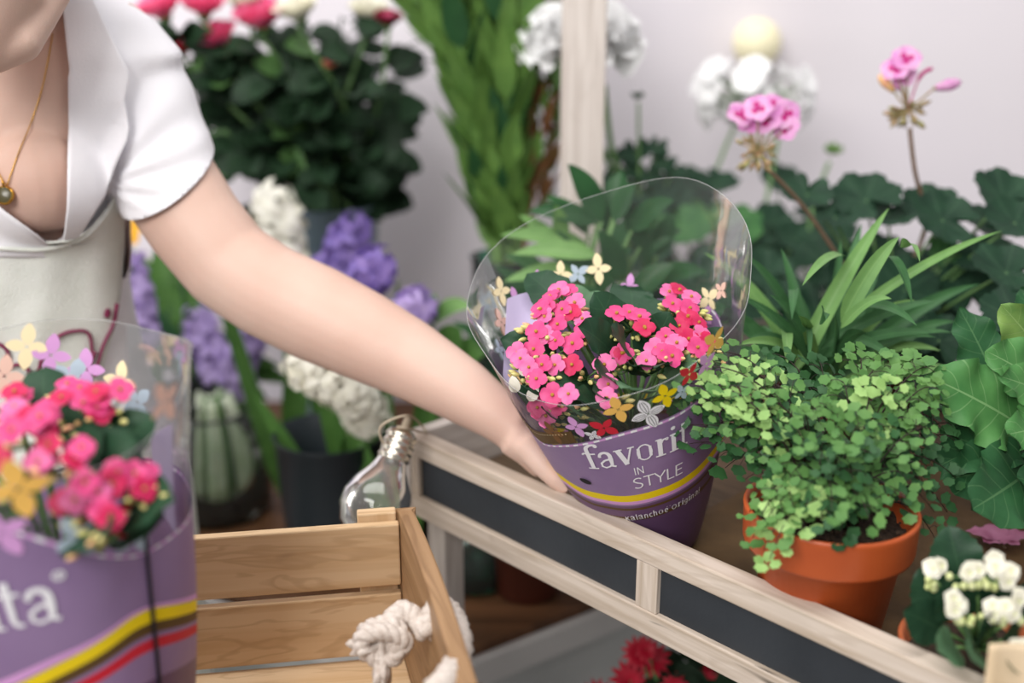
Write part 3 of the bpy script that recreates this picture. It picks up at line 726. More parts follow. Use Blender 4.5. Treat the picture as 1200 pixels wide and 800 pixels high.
def floworient(p, ctr, tilt=.35):
    d = (V(p)-V(ctr)).normalized()+TOCAM*.75+V((rnd(-tilt, tilt), rnd(-tilt, tilt), rnd(-tilt, tilt))); d.normalize()
    return d.to_track_quat('Z', 'Y')
# ---- the centre bouquet, tilted towards the hand
B1 = onz(768, 628, ZT+.004); T1 = P(712, 352, .985)
cone1 = Cone(B1, T1, .041, .122, .86, (0, -1, 0), 1.0, .016)
k1 = empty('wrapped_kalanchoe', B1, 'pink kalanchoe in a purple printed film sleeve standing on the tray, held by a hand', 'potted plant')
def top1(th): return 1.03-.17*math.cos(th)+.015*math.sin(3*th+1)+.05*math.exp(-((th-2.2)/.5)**2)+.03*math.sin(th)
pur1 = calib(cone1, [(592, 478), (612, 503), (632, 519), (660, 521), (700, 514), (740, 504), (780, 489), (820, 464), (850, 438)], (-2.3, .80), (2.0, .80))
str1 = calib(cone1, [(642, 545), (652, 558), (680, 572), (712, 581), (745, 583), (780, 573), (805, 558), (822, 543)], (-2.3, .45), (2.2, .45))
bands1 = [(.34, .36, 4), (0, .405, 1), (.405, .42, 4), (.42, .435, 1), (.445, .465, 3), (.465, .508, 2)]
ps1, film1 = sleeve(k1, cone1, top1, pur1, str1, bands1)
mb = MB()
th, t = cone1.find(691, 549)
letter(mb, cone1, 'favorit', th, t, .0195, .10, 0, 1.0, .0010, 1.05)
th, t = cone1.find(745, 557)
letter(mb, cone1, 'IN', th, t, .0088, .12, 0)
th, t = cone1.find(742, 574)
letter(mb, cone1, 'STYLE', th, t, .0135, .12, 0, 1.0)
th, t = cone1.find(734, 609)
letter(mb, cone1, 'Kalanchoe" Original', th, t, .0058, .10, 0, 1.15)
o_ = mb.build('lettering', ['ink_white'], ps1); o_['label'] = 'white lettering on the purple print'
mb = MB(); th, t = cone1.find(687, 564); motif(mb, cone1, th, t, .0001, 0)
n = 16; mb.add([cone1.p(th+.0065*math.cos(2*PI*i/n)/cone1.r(t), t+.0035*math.sin(2*PI*i/n)/cone1.H, .001) for i in range(n)], [list(range(n))], 0)
mb.build('punched_hole', 'ink_black', ps1)
mb = MB()
MOT = [(677, 498, 0, 4, .012, .2), (708, 500, 0, 5, .0125, .9), (725, 480, 0, 3, .0145, .15), (757, 484, 0, 0, .0165, .3), (777, 463, 0, 1, .0130, .2), (806, 438, 0, 5, .0125, .8),
       (650, 508, 0, 7, .014, .1), (838, 398, 0, 3, .0150, .9), (828, 425, 0, 4, .013, .6), (693, 511, 0, 0, .007, 1), (800, 460, 0, 6, .009, .4),
       (586, 343, 1, 2, .0135, .3), (605, 349, 1, 4, .012, .1), (628, 331, 1, 4, .0125, .4), (655, 321, 1, 2, .0130, .3), (701, 316, 1, 2, .0145, .1), (737, 334, 1, 4, .0125, .2),
       (630, 343, 1, 6, .012, .7), (676, 322, 1, 6, .012, 1.2), (735, 352, 1, 6, .013, .2), (830, 348, 1, 2, .0135, .8), (588, 378, 1, 8, .013, .3), (825, 372, 1, 4, .012, .5), (584, 408, 1, 6, .010, .4), (845, 340, 1, 8, .010, .5)]
for x, y, bk, m, sz, ro in MOT:
    th, t = cone1.find(x, y, bool(bk)); motif(mb, cone1, th, t, sz, m, ro, 4, .0008 if not bk else -.0008, 10 if m == 0 else None)
# gold ribbon patch printed at the left of the hem
th, t = cone1.find(655, 520); th2, t2 = cone1.find(612, 512)
vs = []
for i in range(13):
    a = lerp(th2-.1, th+.25, i/12)
    for q in (.005, .062): vs.append(cone1.p(a, pur1(a)+q+.0*i, .0006))
mb.add(vs, [[2*i, 2*i+2, 2*i+3, 2*i+1] for i in range(12)], 11)
for i in range(22):
    a = lerp(th2-.1, th+.22, i/22); mb.add([cone1.p(a+x*.012, pur1(a)+.05+y*.004, .0012) for x, y in ((0, 0), (1, 0), (1, 1), (0, 1))], [[0, 1, 2, 3]], 2)
o_ = mb.build('printed_flowers', INKS, film1, smooth=False); o_['label'] = 'four petalled printed flowers in cream, pink, orange, red and white'
# inner lilac panel, back left
mb = MB(); thA, tA = cone1.find(592, 440, True); thB, tB = cone1.find(640, 352, True)
c1i = cone1
ang0, ang1 = min(thA, thB)-.12, max(thA, thB)+.12
qa, qb, qc, qd = P(588, 462, .975), P(628, 448, .99), P(642, 343, 1.06), P(594, 350, 1.045)
mb.grid(14, 10, lambda u, v: lerp(lerp(qa, qb, u), lerp(qd, qc, u), v)+V((0, .012*math.sin(PI*u), 0)), 0); clamp(mb, cone1, .985)
o_ = mb.build('inner_panel', 'lilac_print', ps1); o_['label'] = 'pale lilac inner flap'
# pot inside
mb = MB(); pot(mb, B1+V((0, 0, .0035)), .043, .080, .034); mb.build('flower_pot', 'terracotta', k1)
# leaves
core = lerp(B1, T1, .45)
KL = [(640, 320, 1.03, 0), (668, 335, 1.03, 1), (700, 345, 1.04, 1), (770, 345, 1.05, 0), (800, 375, 1.0, 0), (740, 320, 1.07, 0), (620, 400, .98, 0), (680, 440, .93, 0), (720, 430, .92, 0), (760, 420, .93, 0), (790, 430, .95, 1), (745, 445, .9, 1), (700, 465, .91, 0), (650, 490, .93, 0), (680, 480, .91, 1), (610, 470, .96, 0), (735, 395, .93, 0), (705, 390, .94, 0), (770, 390, .97, 0), (720, 460, .9, 0), (780, 450, .93, 0), (660, 470, .92, 1), (715, 365, .98, 0), (820, 330, 1.06, 0), (640, 440, .94, 0), (830, 400, .99, 0)]
for x, y, d, m in KL:
    p = P(x, y+(6 if y > 350 else 16), d+.02); mb = MB(); h = (p-core); hz = V((h.x, h.y, h.z*.5)); L = .055
    dd = (hz.normalized()+V((0, 0, .15))).normalized()
    leaf(mb, p-dd*.03, dd, (TOCAM+Zv*.8), L, .021, prof_oval, .5, .15, .08, 10, 6, 0, 6, .05)
    mb.tube([core+V((rnd(-.01, .01), rnd(-.01, .01), 0)), p-dd*.03], .0016, 5, 1)
    clamp(mb, cone1); mb.build('leaf', ['kalanchoe_leaf_light' if m else 'kalanchoe_leaf', 'stem_green'], k1)
a = [(340, 240), (385, 240), (280, 310), (355, 330), (415, 300), (275, 365), (450, 375), (335, 400), (460, 425), (235, 435), (275, 450), (325, 475), (405, 490), (222, 515), (160, 560), (145, 535), (262, 590), (322, 590), (402, 590), (235, 655), (610, 350), (670, 345), (715, 365), (740, 415), (645, 535), (553, 590), (570, 680), (565, 745), (310, 730), (385, 725), (335, 780), (240, 790), (105, 710), (200, 600), (300, 270), (395, 345), (255, 330)]
b = [(235, 155), (265, 150), (300, 170), (245, 190), (290, 228), (322, 245), (295, 203), (265, 255), (225, 285), (257, 305), (292, 292), (195, 320), (243, 343), (168, 357), (318, 318), (345, 300), (215, 330), (150, 228), (165, 262), (98, 335), (330, 280)]
FL = [(570+x/4, 280+y/4) for x, y in a]+[(690+x/2.5, 280+y/2.5) for x, y in b]+[(640, 487), (618, 485)]
heads = []
flw = []
for x, y in FL:
    t = lerp(1.035, .90, (y-320)/165)
    th_, tt = 0, 0
    p = P(x, y, t); ax = cone1.B+cone1.ax*max(0, min(1.2, (p-cone1.B).dot(cone1.A)/cone1.H)); rr = cone1.r(max(0, min(1.2, (p-cone1.B).dot(cone1.A)/cone1.H)))*.93; dv = p-ax
    k = 0
    while dv.length > rr and k < 40: t += .006; p = P(x, y, t); tq = max(0, min(1.2, (p-cone1.B).dot(cone1.A)/cone1.H)); ax = cone1.B+cone1.ax*tq; rr = cone1.r(tq)*.93; dv = p-ax; k += 1
    flw.append(p)
ctr = lerp(B1, T1, .5)
for i, p in enumerate(flw):
    inst(random.choice((SRC[0], SRC[0], SRC[0], SRC[1], SRC[1], SRC[1], SRC[2])), k1, p, floworient(p, ctr), rnd(.92, 1.15))
# group florets into heads for stems and buds
used = set()
for i, p in enumerate(flw):
    if i in used: continue
    g = [j for j, q in enumerate(flw) if j not in used and (q-p).length < .03]; used |= set(g)
    c = sum((flw[j] for j in g), V((0, 0, 0)))/len(g); cb = c+V((0, .012, -.016)); mb = MB()
    mb.tube(bez(core, lerp(core, cb, .6)+V((0, 0, .0)), cb, 6), .0016, 6, 2)
    for j in g: mb.tube([cb, lerp(cb, flw[j], .5), flw[j]-V((0, -.003, .006))], .0008, 5, 2)
    addbuds(mb, c+V((0, -.002, -.007)), 4+3*len(g), .013+.0022*len(g), .012, cb)
    clamp(mb, cone1); mb.build('flower_stalk', ['bud_green', 'bud_pink', 'stem_green'], k1)
for x, y in ((610, 440), (620, 470), (605, 460)):  # pale faded blossom at the lower left
    p = P(x, y, .955); mb = MB(); leaf(mb, p, V((rnd(-.3, .6), -.2, 1)), TOCAM, .016, .005, prof_oval, .4, .2); mb.build('petal', 'petal_white', k1)
# ---- the near left bouquet standing in the crate
B2 = P(38, 800, .70); B2.z = .6795; B2.x = -.300; B2.y = .70
T2 = P(22, 455, .74)
cone2 = Cone(B2, T2, .062, .112, 1.0, (0, -1, 0), 3.2, .014)
k2 = empty('wrapped_kalanchoe', B2, 'blurred pink kalanchoe in a purple film sleeve at the left edge, inside the crate', 'potted plant')
def top2(th): return .97-.06*math.cos(th)+.05*math.exp(-((th-1.6)/.4)**2)+.01*math.sin(4*th)
pur2 = calib(cone2, [(-60, 606), (0, 611), (40, 625), (80, 640), (120, 648), (158, 652)], (-1.9, .70), (1.9, .72))
str2 = calib(cone2, [(-60, 812), (0, 808), (60, 785), (110, 757), (160, 712)], (-1.9, .40), (2.0, .45))
ps2, film2 = sleeve(k2, cone2, top2, pur2, str2, [(0, .36, 1), (.42, .442, 6), (.452, .474, 4), (.474, .502, 2), (.508, .532, 3)])
mb = MB(); th, t = cone2.find(-30, 742)
letter(mb, cone2, 'favorita*', th-.86, t, .0265, .03, 0, .92, .001, 1.1)
mb.build('lettering', ['ink_white'], ps2)['label'] = 'white lettering on the purple print'
mb = MB()
for x, y, bk, m, sz, ro in [(22, 575, 0, 3, .020, .1), (132, 612, 0, 5, .019, .7), (93, 625, 0, 6, .016, .4), (155, 625, 0, 6, .018, .5), (60, 415, 1, 4, .016, .3), (35, 408, 1, 2, .017, .3), (100, 432, 1, 4, .016, .1), (143, 446, 1, 2, .016, .2), (190, 470, 0, 8, .016, .5),
                           (160, 470, 1, 6, .016, .9), (5, 440, 1, 8, .016, .3), (85, 445, 1, 6, .018, .7), (3, 625, 0, 4, .018, .4)]:
    th, t = cone2.find(x, y, bool(bk)); motif(mb, cone2, th, t, sz, m, ro, 4, .0008 if not bk else -.0008)
mb.build('printed_flowers', INKS, film2, smooth=False)
mb = MB(); mb.tube([cone2.p(1.02+.0*i, lerp(.02, top2(1.02), i/14), .0012) for i in range(15)], .0014, 6, 0); mb.build('seam', 'ink_black', ps2)
mb = MB(); pot(mb, B2+V((0, 0, .0035)), .058, .10, .048); mb.build('flower_pot', 'terracotta', k2)
mb = MB()
mb.grid(12, 8, lambda u, v: cone2.p(lerp(1.7, 2.5, u), lerp(.62, .90-.1*u, v), -.012), 0); mb.build('inner_panel', 'lilac_print', ps2)
core2 = lerp(B2, T2, .55); ctr2 = lerp(B2, T2, .6); fl2 = []
for cx0, cy0, n, rx, ry, d in [(105, 455, 4, 30, 8, .78), (20, 490, 10, 34, 18, .72), (8, 520, 4, 20, 20, .68), (75, 475, 4, 24, 12, .76), (120, 470, 7, 26, 14, .75), (62, 532, 8, 36, 14, .69), (98, 578, 7, 26, 20, .675), (150, 562, 8, 28, 18, .69), (130, 605, 2, 12, 10, .67), (-30, 540, 5, 25, 25, .68), (-60, 490, 6, 30, 25, .72), (15, 462, 4, 30, 10, .78)]:
    for i in range(n):
        x = cx0+rnd(-rx, rx); y = cy0+rnd(-ry, ry); fl2.append((P(x, y, d+rnd(-.01, .01)), cx0))
for p, g in fl2:
    inst(random.choice((SRC[0], SRC[1], SRC[2], SRC[0])), k2, p, floworient(p, ctr2), rnd(.85, 1.02))
for g in sorted(set(g for _, g in fl2)):
    pts = [p for p, q in fl2 if q == g]; c = sum(pts, V((0, 0, 0)))/len(pts); cb = c+V((0, .01, -.018)); mb = MB(); mb.tube([core2, lerp(core2, cb, .6), cb], .0018, 6, 2)
    for p in pts: mb.tube([cb, p-V((0, 0, .006))], .0009, 5, 2)
    addbuds(mb, c+V((0, -.003, -.008)), 9, .022, .012, cb); mb.build('flower_stalk', ['bud_green', 'bud_pink', 'stem_green'], k2)
for x, y, d in [(30, 560, .71), (90, 540, .73), (60, 600, .70), (120, 540, .72), (150, 610, .71), (0, 590, .7), (95, 505, .75), (140, 520, .75), (50, 470, .79), (160, 590, .70), (-40, 590, .7), (-40, 520, .73), (100, 620, .68)]:
    p = P(x, y, d); h = (p-core2); dd = (V((h.x, h.y, h.z*.4)).normalized()+V((0, 0, .2))).normalized(); mb = MB()
    leaf(mb, p-dd*.02, dd, TOCAM+Zv*.8, .05, .021, prof_oval, .5, .15, .08, 8, 4); mb.tube([core2, p-dd*.02], .0016, 5, 1); mb.build('leaf', ['kalanchoe_leaf', 'stem_green'], k2)
for s in SRC+BUD: bpy.data.objects.remove(s)
# ------------------------------------------------------------------ strap-leaved plant behind the fern
q = V((.318, 1.10, ZT+.003)); sp_ = empty('strap_leaf_plant', q, 'green plant with long narrow arching leaves behind the fern', 'potted plant')
mb = MB(); pot(mb, q, .060, .10); mb.build('flower_pot', 'brown_pot', sp_)
mb = MB(); soil(mb, q+V((0, 0, .088)), .054); mb.build('soil', 'soil', sp_)
def strap_to(b, tip, W, m, root, lift=.03, mats=('strap_light', 'strap_dark'), nm='leaf', prof=prof_strap, nseg=12, fold=.35):
    b, tip = V(b), V(tip); mid = (b+tip)/2+V((0, 0, lift)); s = bez(b, mid, tip, nseg); mb = MB(); tw = rnd(-.6, .6)
    def fn(u, v):
        i = int(round(v*nseg)); tg = (s[min(nseg, i+1)]-s[max(0, i-1)]).normalized(); n = (TOCAM+V((tw, 0, .5))).normalized(); sd = tg.cross(n).normalized(); nn = sd.cross(tg)
        x = 2*u-1; w = W*prof(v); return s[i]+sd*x*w+nn*fold*abs(x)*w
    mb.grid(4, nseg, fn, m); return mb.build(nm, list(mats), root)
ST = [((930, 440, 1.10), (1042, 243, 1.10), .011, 0), ((985, 378, 1.05), (1054, 277, 1.03), .0105, 0), ((990, 375, 1.08), (1175, 270, 1.10), .007, 0), ((1040, 300, 1.05), (1069, 358, 1.02), .008, 0), ((1055, 290, 1.06), (1078, 307, 1.0), .007, 0),
      ((985, 385, 1.05), (1045, 350, 1.02), .007, 0), ((960, 380, 1.04), (968, 375, 1.0), .009, 0), ((955, 420, 1.1), (935, 370, 1.0), .008, 0), ((990, 300, 1.1), (940, 335, 1.02), .008, 0), ((960, 430, 1.1), (902, 345, 1.04), .009, 1), ((930, 340, 1.1), (928, 375, 1.04), .007, 1),
      ((960, 440, 1.1), (880, 352, 1.03), .008, 1), ((960, 430, 1.12), (862, 345, 1.08), .008, 1), ((940, 420, 1.1), (862, 405, 1.0), .008, 0), ((920, 390, 1.08), (922, 430, .99), .008, 0), ((945, 380, 1.08), (948, 425, .99), .006, 0),
      ((960, 410, 1.12), (1100, 352, 1.08), .009, 1), ((960, 420, 1.12), (1098, 390, 1.05), .009, 1), ((1000, 360, 1.1), (1075, 382, 1.0), .008, 0), ((980, 400, 1.12), (1050, 425, 1.02), .008, 1), ((950, 440, 1.12), (915, 290, 1.12), .009, 1), ((970, 430, 1.12), (985, 280, 1.15), .010, 1), ((970, 430, 1.14), (1010, 262, 1.18), .010, 1), ((985, 420, 1.12), (1035, 300, 1.14), .010, 1)]
for i_, ((a, b, c), (x, y, d), W_, m) in enumerate(ST):
    strap_to(P(a, b, c), P(x, y, d), W_*.72, m if i_ % 3 else 1-0*m, sp_, .02) if i_ not in (0, 1) else strap_to(P(a, b, c), P(x, y, d), W_*.8, 0, sp_, .02)
for i in range(34):
    a = rnd(0, 2*PI); L = rnd(.14, .24); b = q+V((rnd(-.02, .02), rnd(-.02, .02), .09)); el = rnd(.3, 1.2)
    tp = b+V((math.cos(a)*L*math.cos(el), math.sin(a)*L*math.cos(el)*.7, L*math.sin(el)-.03)); strap_to(b, tp, rnd(.007, .010), 0 if random.random() < .25 else 1, sp_, .05)
# ------------------------------------------------------------------ big wrinkled leaf plant at the right edge
q = onz(1215, 560, ZT+.003); q = V((.545, 1.0, ZT+.003)); pr_ = empty('broad_leaf_plant', q, 'plant with large wrinkled wavy-edged green leaves at the right edge', 'potted plant')
mb = MB(); pot(mb, q, .062, .10); mb.build('flower_pot', 'terracotta_matte', pr_)
mb = MB(); soil(mb, q+V((0, 0, .088)), .055); mb.build('soil', 'soil', pr_)
cen = q+V((0, 0, .10))
def big(bx, by, bd, tx, ty, td, W_, m, up=TOCAM, ruf=.16, prof=prof_oval, curl=.35, fold=.12):
    b = P(bx, by, bd); t = P(tx, ty, td); d = t-b; mb = MB(); leaf(mb, b, d.normalized()+V(up)*.12, up, d.length*1.04, W_, prof, curl, fold, ruf, 26, 14, m, 7, .025, 0, 30)
    mb.tube([cen, lerp(cen, b, .6)-V((0, 0, .006)), b], [.003, .0026, .002], 6, 3)
    return mb.build('leaf', ['primula_leaf', 'primula_leaf_dark', 'primula_leaf_yellow', 'stem_green'], pr_)
big(1210, 508, .97, 1098, 440, .93, .036, 0, V((0, -.75, .6)), .22)
big(1215, 500, 1.0, 1105, 540, .93, .030, 1, V((0, -.6, .8)), .1)
big(1215, 545, .97, 1152, 592, .90, .038, 1, V((-.1, -.9, .4)), .12)
big(1190, 545, .98, 1118, 560, .92, .030, 1, V((0, -.8, .4)), .12)
big(1175, 470, 1.02, 1128, 362, 1.03, .026, 1, V((.2, -.9, .3)), .18)
big(1235, 460, .98, 1165, 412, .95, .030, 0, V((0, -.8, .6)), .15)
big(1235, 430, 1.0, 1180, 362, .97, .026, 2, V((-.2, -.9, .3)), .12)
big(1240, 500, .96, 1190, 505, .91, .024, 0, V((-.1, -.8, .6)), .15)
big(1240, 470, .97, 1185, 440, .92, .022, 0, V((-.1, -.8, .6)), .15)
big(1230, 520, 1.0, 1140, 480, 1.0, .034, 1, V((0, -.8, .6)), .15)
big(1240, 545, .96, 1210, 590, .92, .030, 1, V((0, -.8, .4)), .15)
big(1260, 450, 1.03, 1200, 340, 1.05, .03, 1, V((0, -.9, .3)), .15)
for i in range(6):
    a = i/6*2*PI; b = cen; t = cen+V((math.cos(a)*.1+.04, math.sin(a)*.08+.03, rnd(.0, .07))); mb = MB(); leaf(mb, b+(t-b)*.2, t-b, Zv, (t-b).length, .034, prof_oval, .4, .1, .12, 16, 8, 1, 7); mb.build('leaf', ['primula_leaf', 'primula_leaf_dark'], pr_)
# ------------------------------------------------------------------ white kalanchoe in a small pot, lower right
q = onz(1143, 752, .803); q.z = ZT+.003
wk = empty('white_kalanchoe', q, 'small white flowering kalanchoe in a terracotta pot at the lower right corner', 'potted plant')
mb = MB(); pot(mb, q, .054, .050, .040, .35); mb.build('flower_pot', 'terracotta_matte', wk)
mb = MB(); soil(mb, q+V((0, 0, .042)), .049); mb.build('soil', 'soil', wk)
wc = q+V((0, 0, .045))
for x, y, d, L, W_, m, u in [(1118, 640, .83, .042, .019, 0, (-.2, -1, .3)), (1092, 690, .82, .046, .019, 0, (-.4, -1, .2)), (1080, 725, .80, .040, .017, 0, (-.4, -.8, .6)), (1118, 700, .79, .040, .018, 0, (-.1, -1, .4)), (1150, 765, .76, .050, .019, 1, (0, -.8, .7)), (1112, 758, .77, .036, .015, 1, (-.2, -.8, .7)),
                          (1160, 735, .76, .040, .018, 0, (0, -.9, .5)), (1195, 702, .80, .036, .018, 0, (.2, -1, .3)), (1195, 745, .77, .04, .018, 0, (.2, -.8, .6)), (1158, 688, .82, .034, .018, 0, (.1, -1, .4)), (1135, 690, .80, .04, .018, 0, (0, -1, .4)), (1215, 700, .8, .04, .018, 0, (.3, -1, .4)), (1185, 770, .75, .04, .018, 0, (.1, -.8, .6))]:
    p = P(x, y, d); dd = (p-wc).normalized(); mb = MB(); leaf(mb, p-dd*L*.65, dd, V(u), L, W_, prof_oval, .35, .15, .05, 16, 8, m, 5, .06, 0, 18); mb.tube([wc, p-dd*L*.65], .0015, 5, 2)
    mb.build('leaf', ['kalanchoe_leaf', 'kalanchoe_leaf_light', 'stem_green'], wk)
def wcluster(x, y, d, n, rx, nb):
    c = P(x, y, d); mb = MB(); mb.tube([wc, lerp(wc, c, .6), c+V((0, .01, -.008))], .0013, 5, 2)
    for i in range(nb):
        p = c+V((rnd(-1, 1)*rx*1.15, rnd(-.006, .004), -rnd(.002, .014))); mb.tube([c+V((0, .01, -.01)), p], .0006, 4, 2); mb.sphere(p, rnd(.0022, .0030), 1, 8, 6, (1, 1, 1.15))
    mb.build('flower_stalk', ['petal_white', 'bud_lime', 'stem_green'], wk)
    for i in range(n):
        p = c+V((rnd(-1, 1)*rx, rnd(-.004, .004), rnd(-.5, 1)*rx*.7)); mb = MB(); nn = (TOCAM+V((rnd(-.4, .4), 0, rnd(-.1, .4)))).normalized()
        for lay in range(3): floret_mesh(mb, p+nn*.0016*lay, nn, .0068*(1-.25*lay), 5, 0, None, .35+.5*lay, .6, nl=3, nw=2)
        mb.sphere(p+nn*.004, .0015, 1, 6, 4); mb.build('flower', ['petal_white', 'bud_lime'], wk)
wcluster(1150, 670, .775, 9, .020, 12); wcluster(1126, 708, .765, 4, .009, 6); wcluster(1186, 708, .76, 8, .016, 8); wcluster(1096, 666, .80, 4, .006, 8); wcluster(1165, 715, .765, 2, .006, 4); wcluster(1205, 760, .75, 3, .01, 4)
mb = MB(); tb = onz(1182, 820, ZT+.06); cpt = P(1180, 775, .735)
mb.grid(6, 6, lambda u, v: cpt+V((lerp(-.014, .026, u)+.003*v, .004*math.sin(u*3)+(v-.5)*.008, lerp(-.020, .0105, v)-.004*u)), 0)
tag(mb.build('paper_label', 'kraft_label' if 'kraft_label' in MATS else 'label_paper' if 'label_paper' in MATS else mk('label_paper', 'd9c3a4', .8, 'd0b896', 30), None, True, solid=.0012), 'beige paper plant label stuck in front of the white kalanchoe, lower right corner', 'plant label')
# fallen flower
fc = onz(1170, 634, ZT+.010); mb = MB()
for an, L in ((2.6, .030), (1.5, .026), (.1, .034), (-.9, .02), (3.6, .018)):
    leaf(mb, fc, V((math.cos(an), math.sin(an)*.8, .35)), Zv, L, .011, prof_oval, .5, .25, .1, 8, 4)
mb.tube([fc, fc+V((.002, -.012, -.001))], .0015, 6, 1)
tag(mb.build('fallen_flower', ['petal_faded', 'stem_brown']), 'fallen mauve pink blossom lying on brown paper below the wrinkled leaves', 'flower')
# ------------------------------------------------------------------ geraniums
def gstem(root, pts, r=.0022, m='stem_green', nm='stem'):
    mb = MB(); mb.tube(catmull([P(*p) for p in pts], 6), r, 7); return mb.build(nm, m, root)
def pelargonium(nm, base, r, h, label, leaves, mats, n, spread, zr, rad=(.028, .042), pmat='brown_pot'):
    g = empty(nm, base, label, 'potted plant'); mb = MB(); pot(mb, base, r, h); mb.build('flower_pot', pmat, g)
    c = V(base)+V((0, 0, h*.9)); mb = MB(); soil(mb, V(base)+V((0, 0, h-.012)), r*.9); mb.build('soil', 'soil', g); lv = [(P(x, y, d), s*d/FPX, m) for x, y, d, s, m in leaves]
    for i in range(n):
        a = rnd(0, 2*PI); rr = spread*math.sqrt(rnd(.05, 1)); lv.append((c+V((rr*math.cos(a), rr*math.sin(a)*.6, rnd(*zr))), rnd(*rad), 0))
    for p, s, m in lv:
        mb = MB(); n_ = (TOCAM*.8+Zv*.9+V((rnd(-.5, .5), rnd(-.4, .4), 0))).normalized()
        roundleaf(mb, p, n_, V((rnd(-.4, .4), -.4, 1)) if random.random() < .6 else V((rnd(-1, 1), -1, 0)), s, 7, .10, .22, .06, m, 5, 42)
        k = V(base)+V((rnd(-.02, .02), rnd(-.02, .02), h*.9)); mb.tube(bez(k, lerp(k, p, .5)+V((0, 0, .01)), p, 6), .0017, 5, 2); mb.build('leaf', mats, g)
    return g
ML = ['geranium_leaf', 'geranium_leaf_light', 'stem_green']
g1 = pelargonium('geranium', V((.46, 1.33, ZT+.003)), .06, .10, 'geranium with round dark leaves and two stems of pink flowers against the white wall',
   [(945, 228, 1.35, 30, 0), (1015, 235, 1.35, 40, 0), (1040, 250, 1.35, 34, 0), (978, 255, 1.33, 26, 0), (1105, 258, 1.28, 40, 0), (1090, 245, 1.35, 34, 0), (1178, 232, 1.3, 42, 0), (1150, 262, 1.34, 34, 0), (1190, 262, 1.25, 38, 0), (1060, 340, 1.3, 42, 0), (1180, 320, 1.2, 44, 0), (1000, 330, 1.35, 40, 0), (1150, 300, 1.3, 34, 0), (1110, 300, 1.35, 26, 1), (1190, 370, 1.15, 40, 0), (1100, 400, 1.2, 34, 0), (1080, 430, 1.2, 36, 0), (1030, 300, 1.4, 30, 0), (1150, 400, 1.15, 34, 0), (1010, 380, 1.25, 40, 0), (1045, 390, 1.22, 36, 0), (1120, 460, 1.1, 36, 0)], ML, 18, .12, (0, .10))
gstem(g1, [(1055, 330, 1.32), (1085, 265, 1.32), (1072, 200, 1.3), (1066, 150, 1.3)], .0026, 'stem_brown')
gstem(g1, [(1000, 330, 1.28), (975, 290, 1.27), (940, 240, 1.26), (902, 200, 1.25)], .0022, 'stem_brown')
def umbel(root, x, y, d, n=18, s=.012):
    c = P(x, y, d); mb = MB()
    for i in range(n):
        a = rnd(0, 6.28); v = V((math.cos(a)*.9, math.sin(a)*.6, rnd(-1.2, .5))).normalized(); q = c+v*s*rnd(.8, 1.5); mb.tube([c, lerp(c, q, .5), q], [.0010, .0012, .0009], 5, 0); mb.tube([q, q+v*.004, q+v*.010], [.0022, .0028, .0006], 6, 0)
    mb.build('umbel', 'umbel_green', root); return c
c1 = umbel(g1, 888, 178, 1.25, 24, .014); c2 = umbel(g1, 1064, 128, 1.3, 24, .014)
def zonal(root, cx, cy, d, items, ctr):
    for x, y, s in items:
        p = P(x, y, d+rnd(-.01, .01)); mb = MB(); nn = (TOCAM+V((rnd(-.6, .6), 0, rnd(0, .8)))).normalized(); mb.tube([ctr, lerp(ctr, p, .6), p], .0011, 5, 2)
        floret_mesh(mb, p, nn, s, 5, 0, 1, .55, .5, nl=5, nw=4, curl=.9); floret_mesh(mb, p+nn*.002, nn, s*.5, 3, 1, None, .3, .4)
        mb.build('flower', ['petal_orchid', 'petal_orchid_dark', 'umbel_green'], root)
zonal(g1, 0, 0, 1.25, [(868, 136, .018), (888, 128, .017), (898, 142, .018), (920, 134, .018), (922, 150, .016), (905, 125, .015), (878, 145, .014)], c1)
zonal(g1, 0, 0, 1.3, [(1050, 82, .018), (1062, 70, .018), (1058, 88, .016)], c2)
def gbud(root, x, y, d, x2, y2, ctr, m='petal_orchid', s=.007):
    a = P(x, y, d); b = P(x2, y2, d); mb = MB(); mb.tube([ctr, lerp(ctr, a, .5)+V((0, 0, -.001)), a], .0012, 5, 1); mb.tube([a, lerp(a, b, .15), lerp(a, b, .55), lerp(a, b, .85), b], [.0015, s*.6, s, s*.8, s*.25], 10, 0)
    mb.tube([a, lerp(a, b, .3)], [.002, s*.75], 8, 1, False); mb.build('flower_bud', [m, 'umbel_green'], root)
gbud(g1, 1094, 104, 1.3, 1126, 96, c2); gbud(g1, 1048, 108, 1.3, 1030, 88, c2, 'bud_pink', .006); gbud(g1, 1056, 106, 1.3, 1048, 94, c2, 'petal_orchid', .005)
mb = MB(); mb.tube(catmull([c2, P(1078, 90, 1.3), P(1093, 80, 1.3)], 5), [.001]*5+[.0025]*5+[.001], 6); mb.build('flower_bud', 'petal_orchid_dark', g1)
g2 = pelargonium('geranium', V((.36, 1.74, ZP+.001)), .075, .2, 'tall white geranium with a large white flower ball against the wall', 
   [(805, 235, 1.7, 34, 0), (840, 215, 1.68, 26, 0), (830, 260, 1.65, 36, 1), (860, 270, 1.62, 34, 1), (800, 270, 1.6, 34, 1), (880, 290, 1.6, 34, 0), (770, 260, 1.65, 32, 1), (905, 262, 1.66, 26, 0), (845, 310, 1.55, 36, 0), (900, 320, 1.5, 32, 0), (930, 280, 1.6, 22, 0), (760, 300, 1.55, 32, 0), (820, 340, 1.5, 34, 0), (870, 350, 1.5, 34, 0)], ML, 22, .2, (.05, .30), (.03, .045))
gstem(g2, [(850, 330, 1.7), (835, 225, 1.74), (845, 185, 1.76), (860, 150, 1.76)], .003)
gstem(g2, [(890, 340, 1.7), (895, 255, 1.72), (905, 200, 1.74), (912, 160, 1.74)], .003)
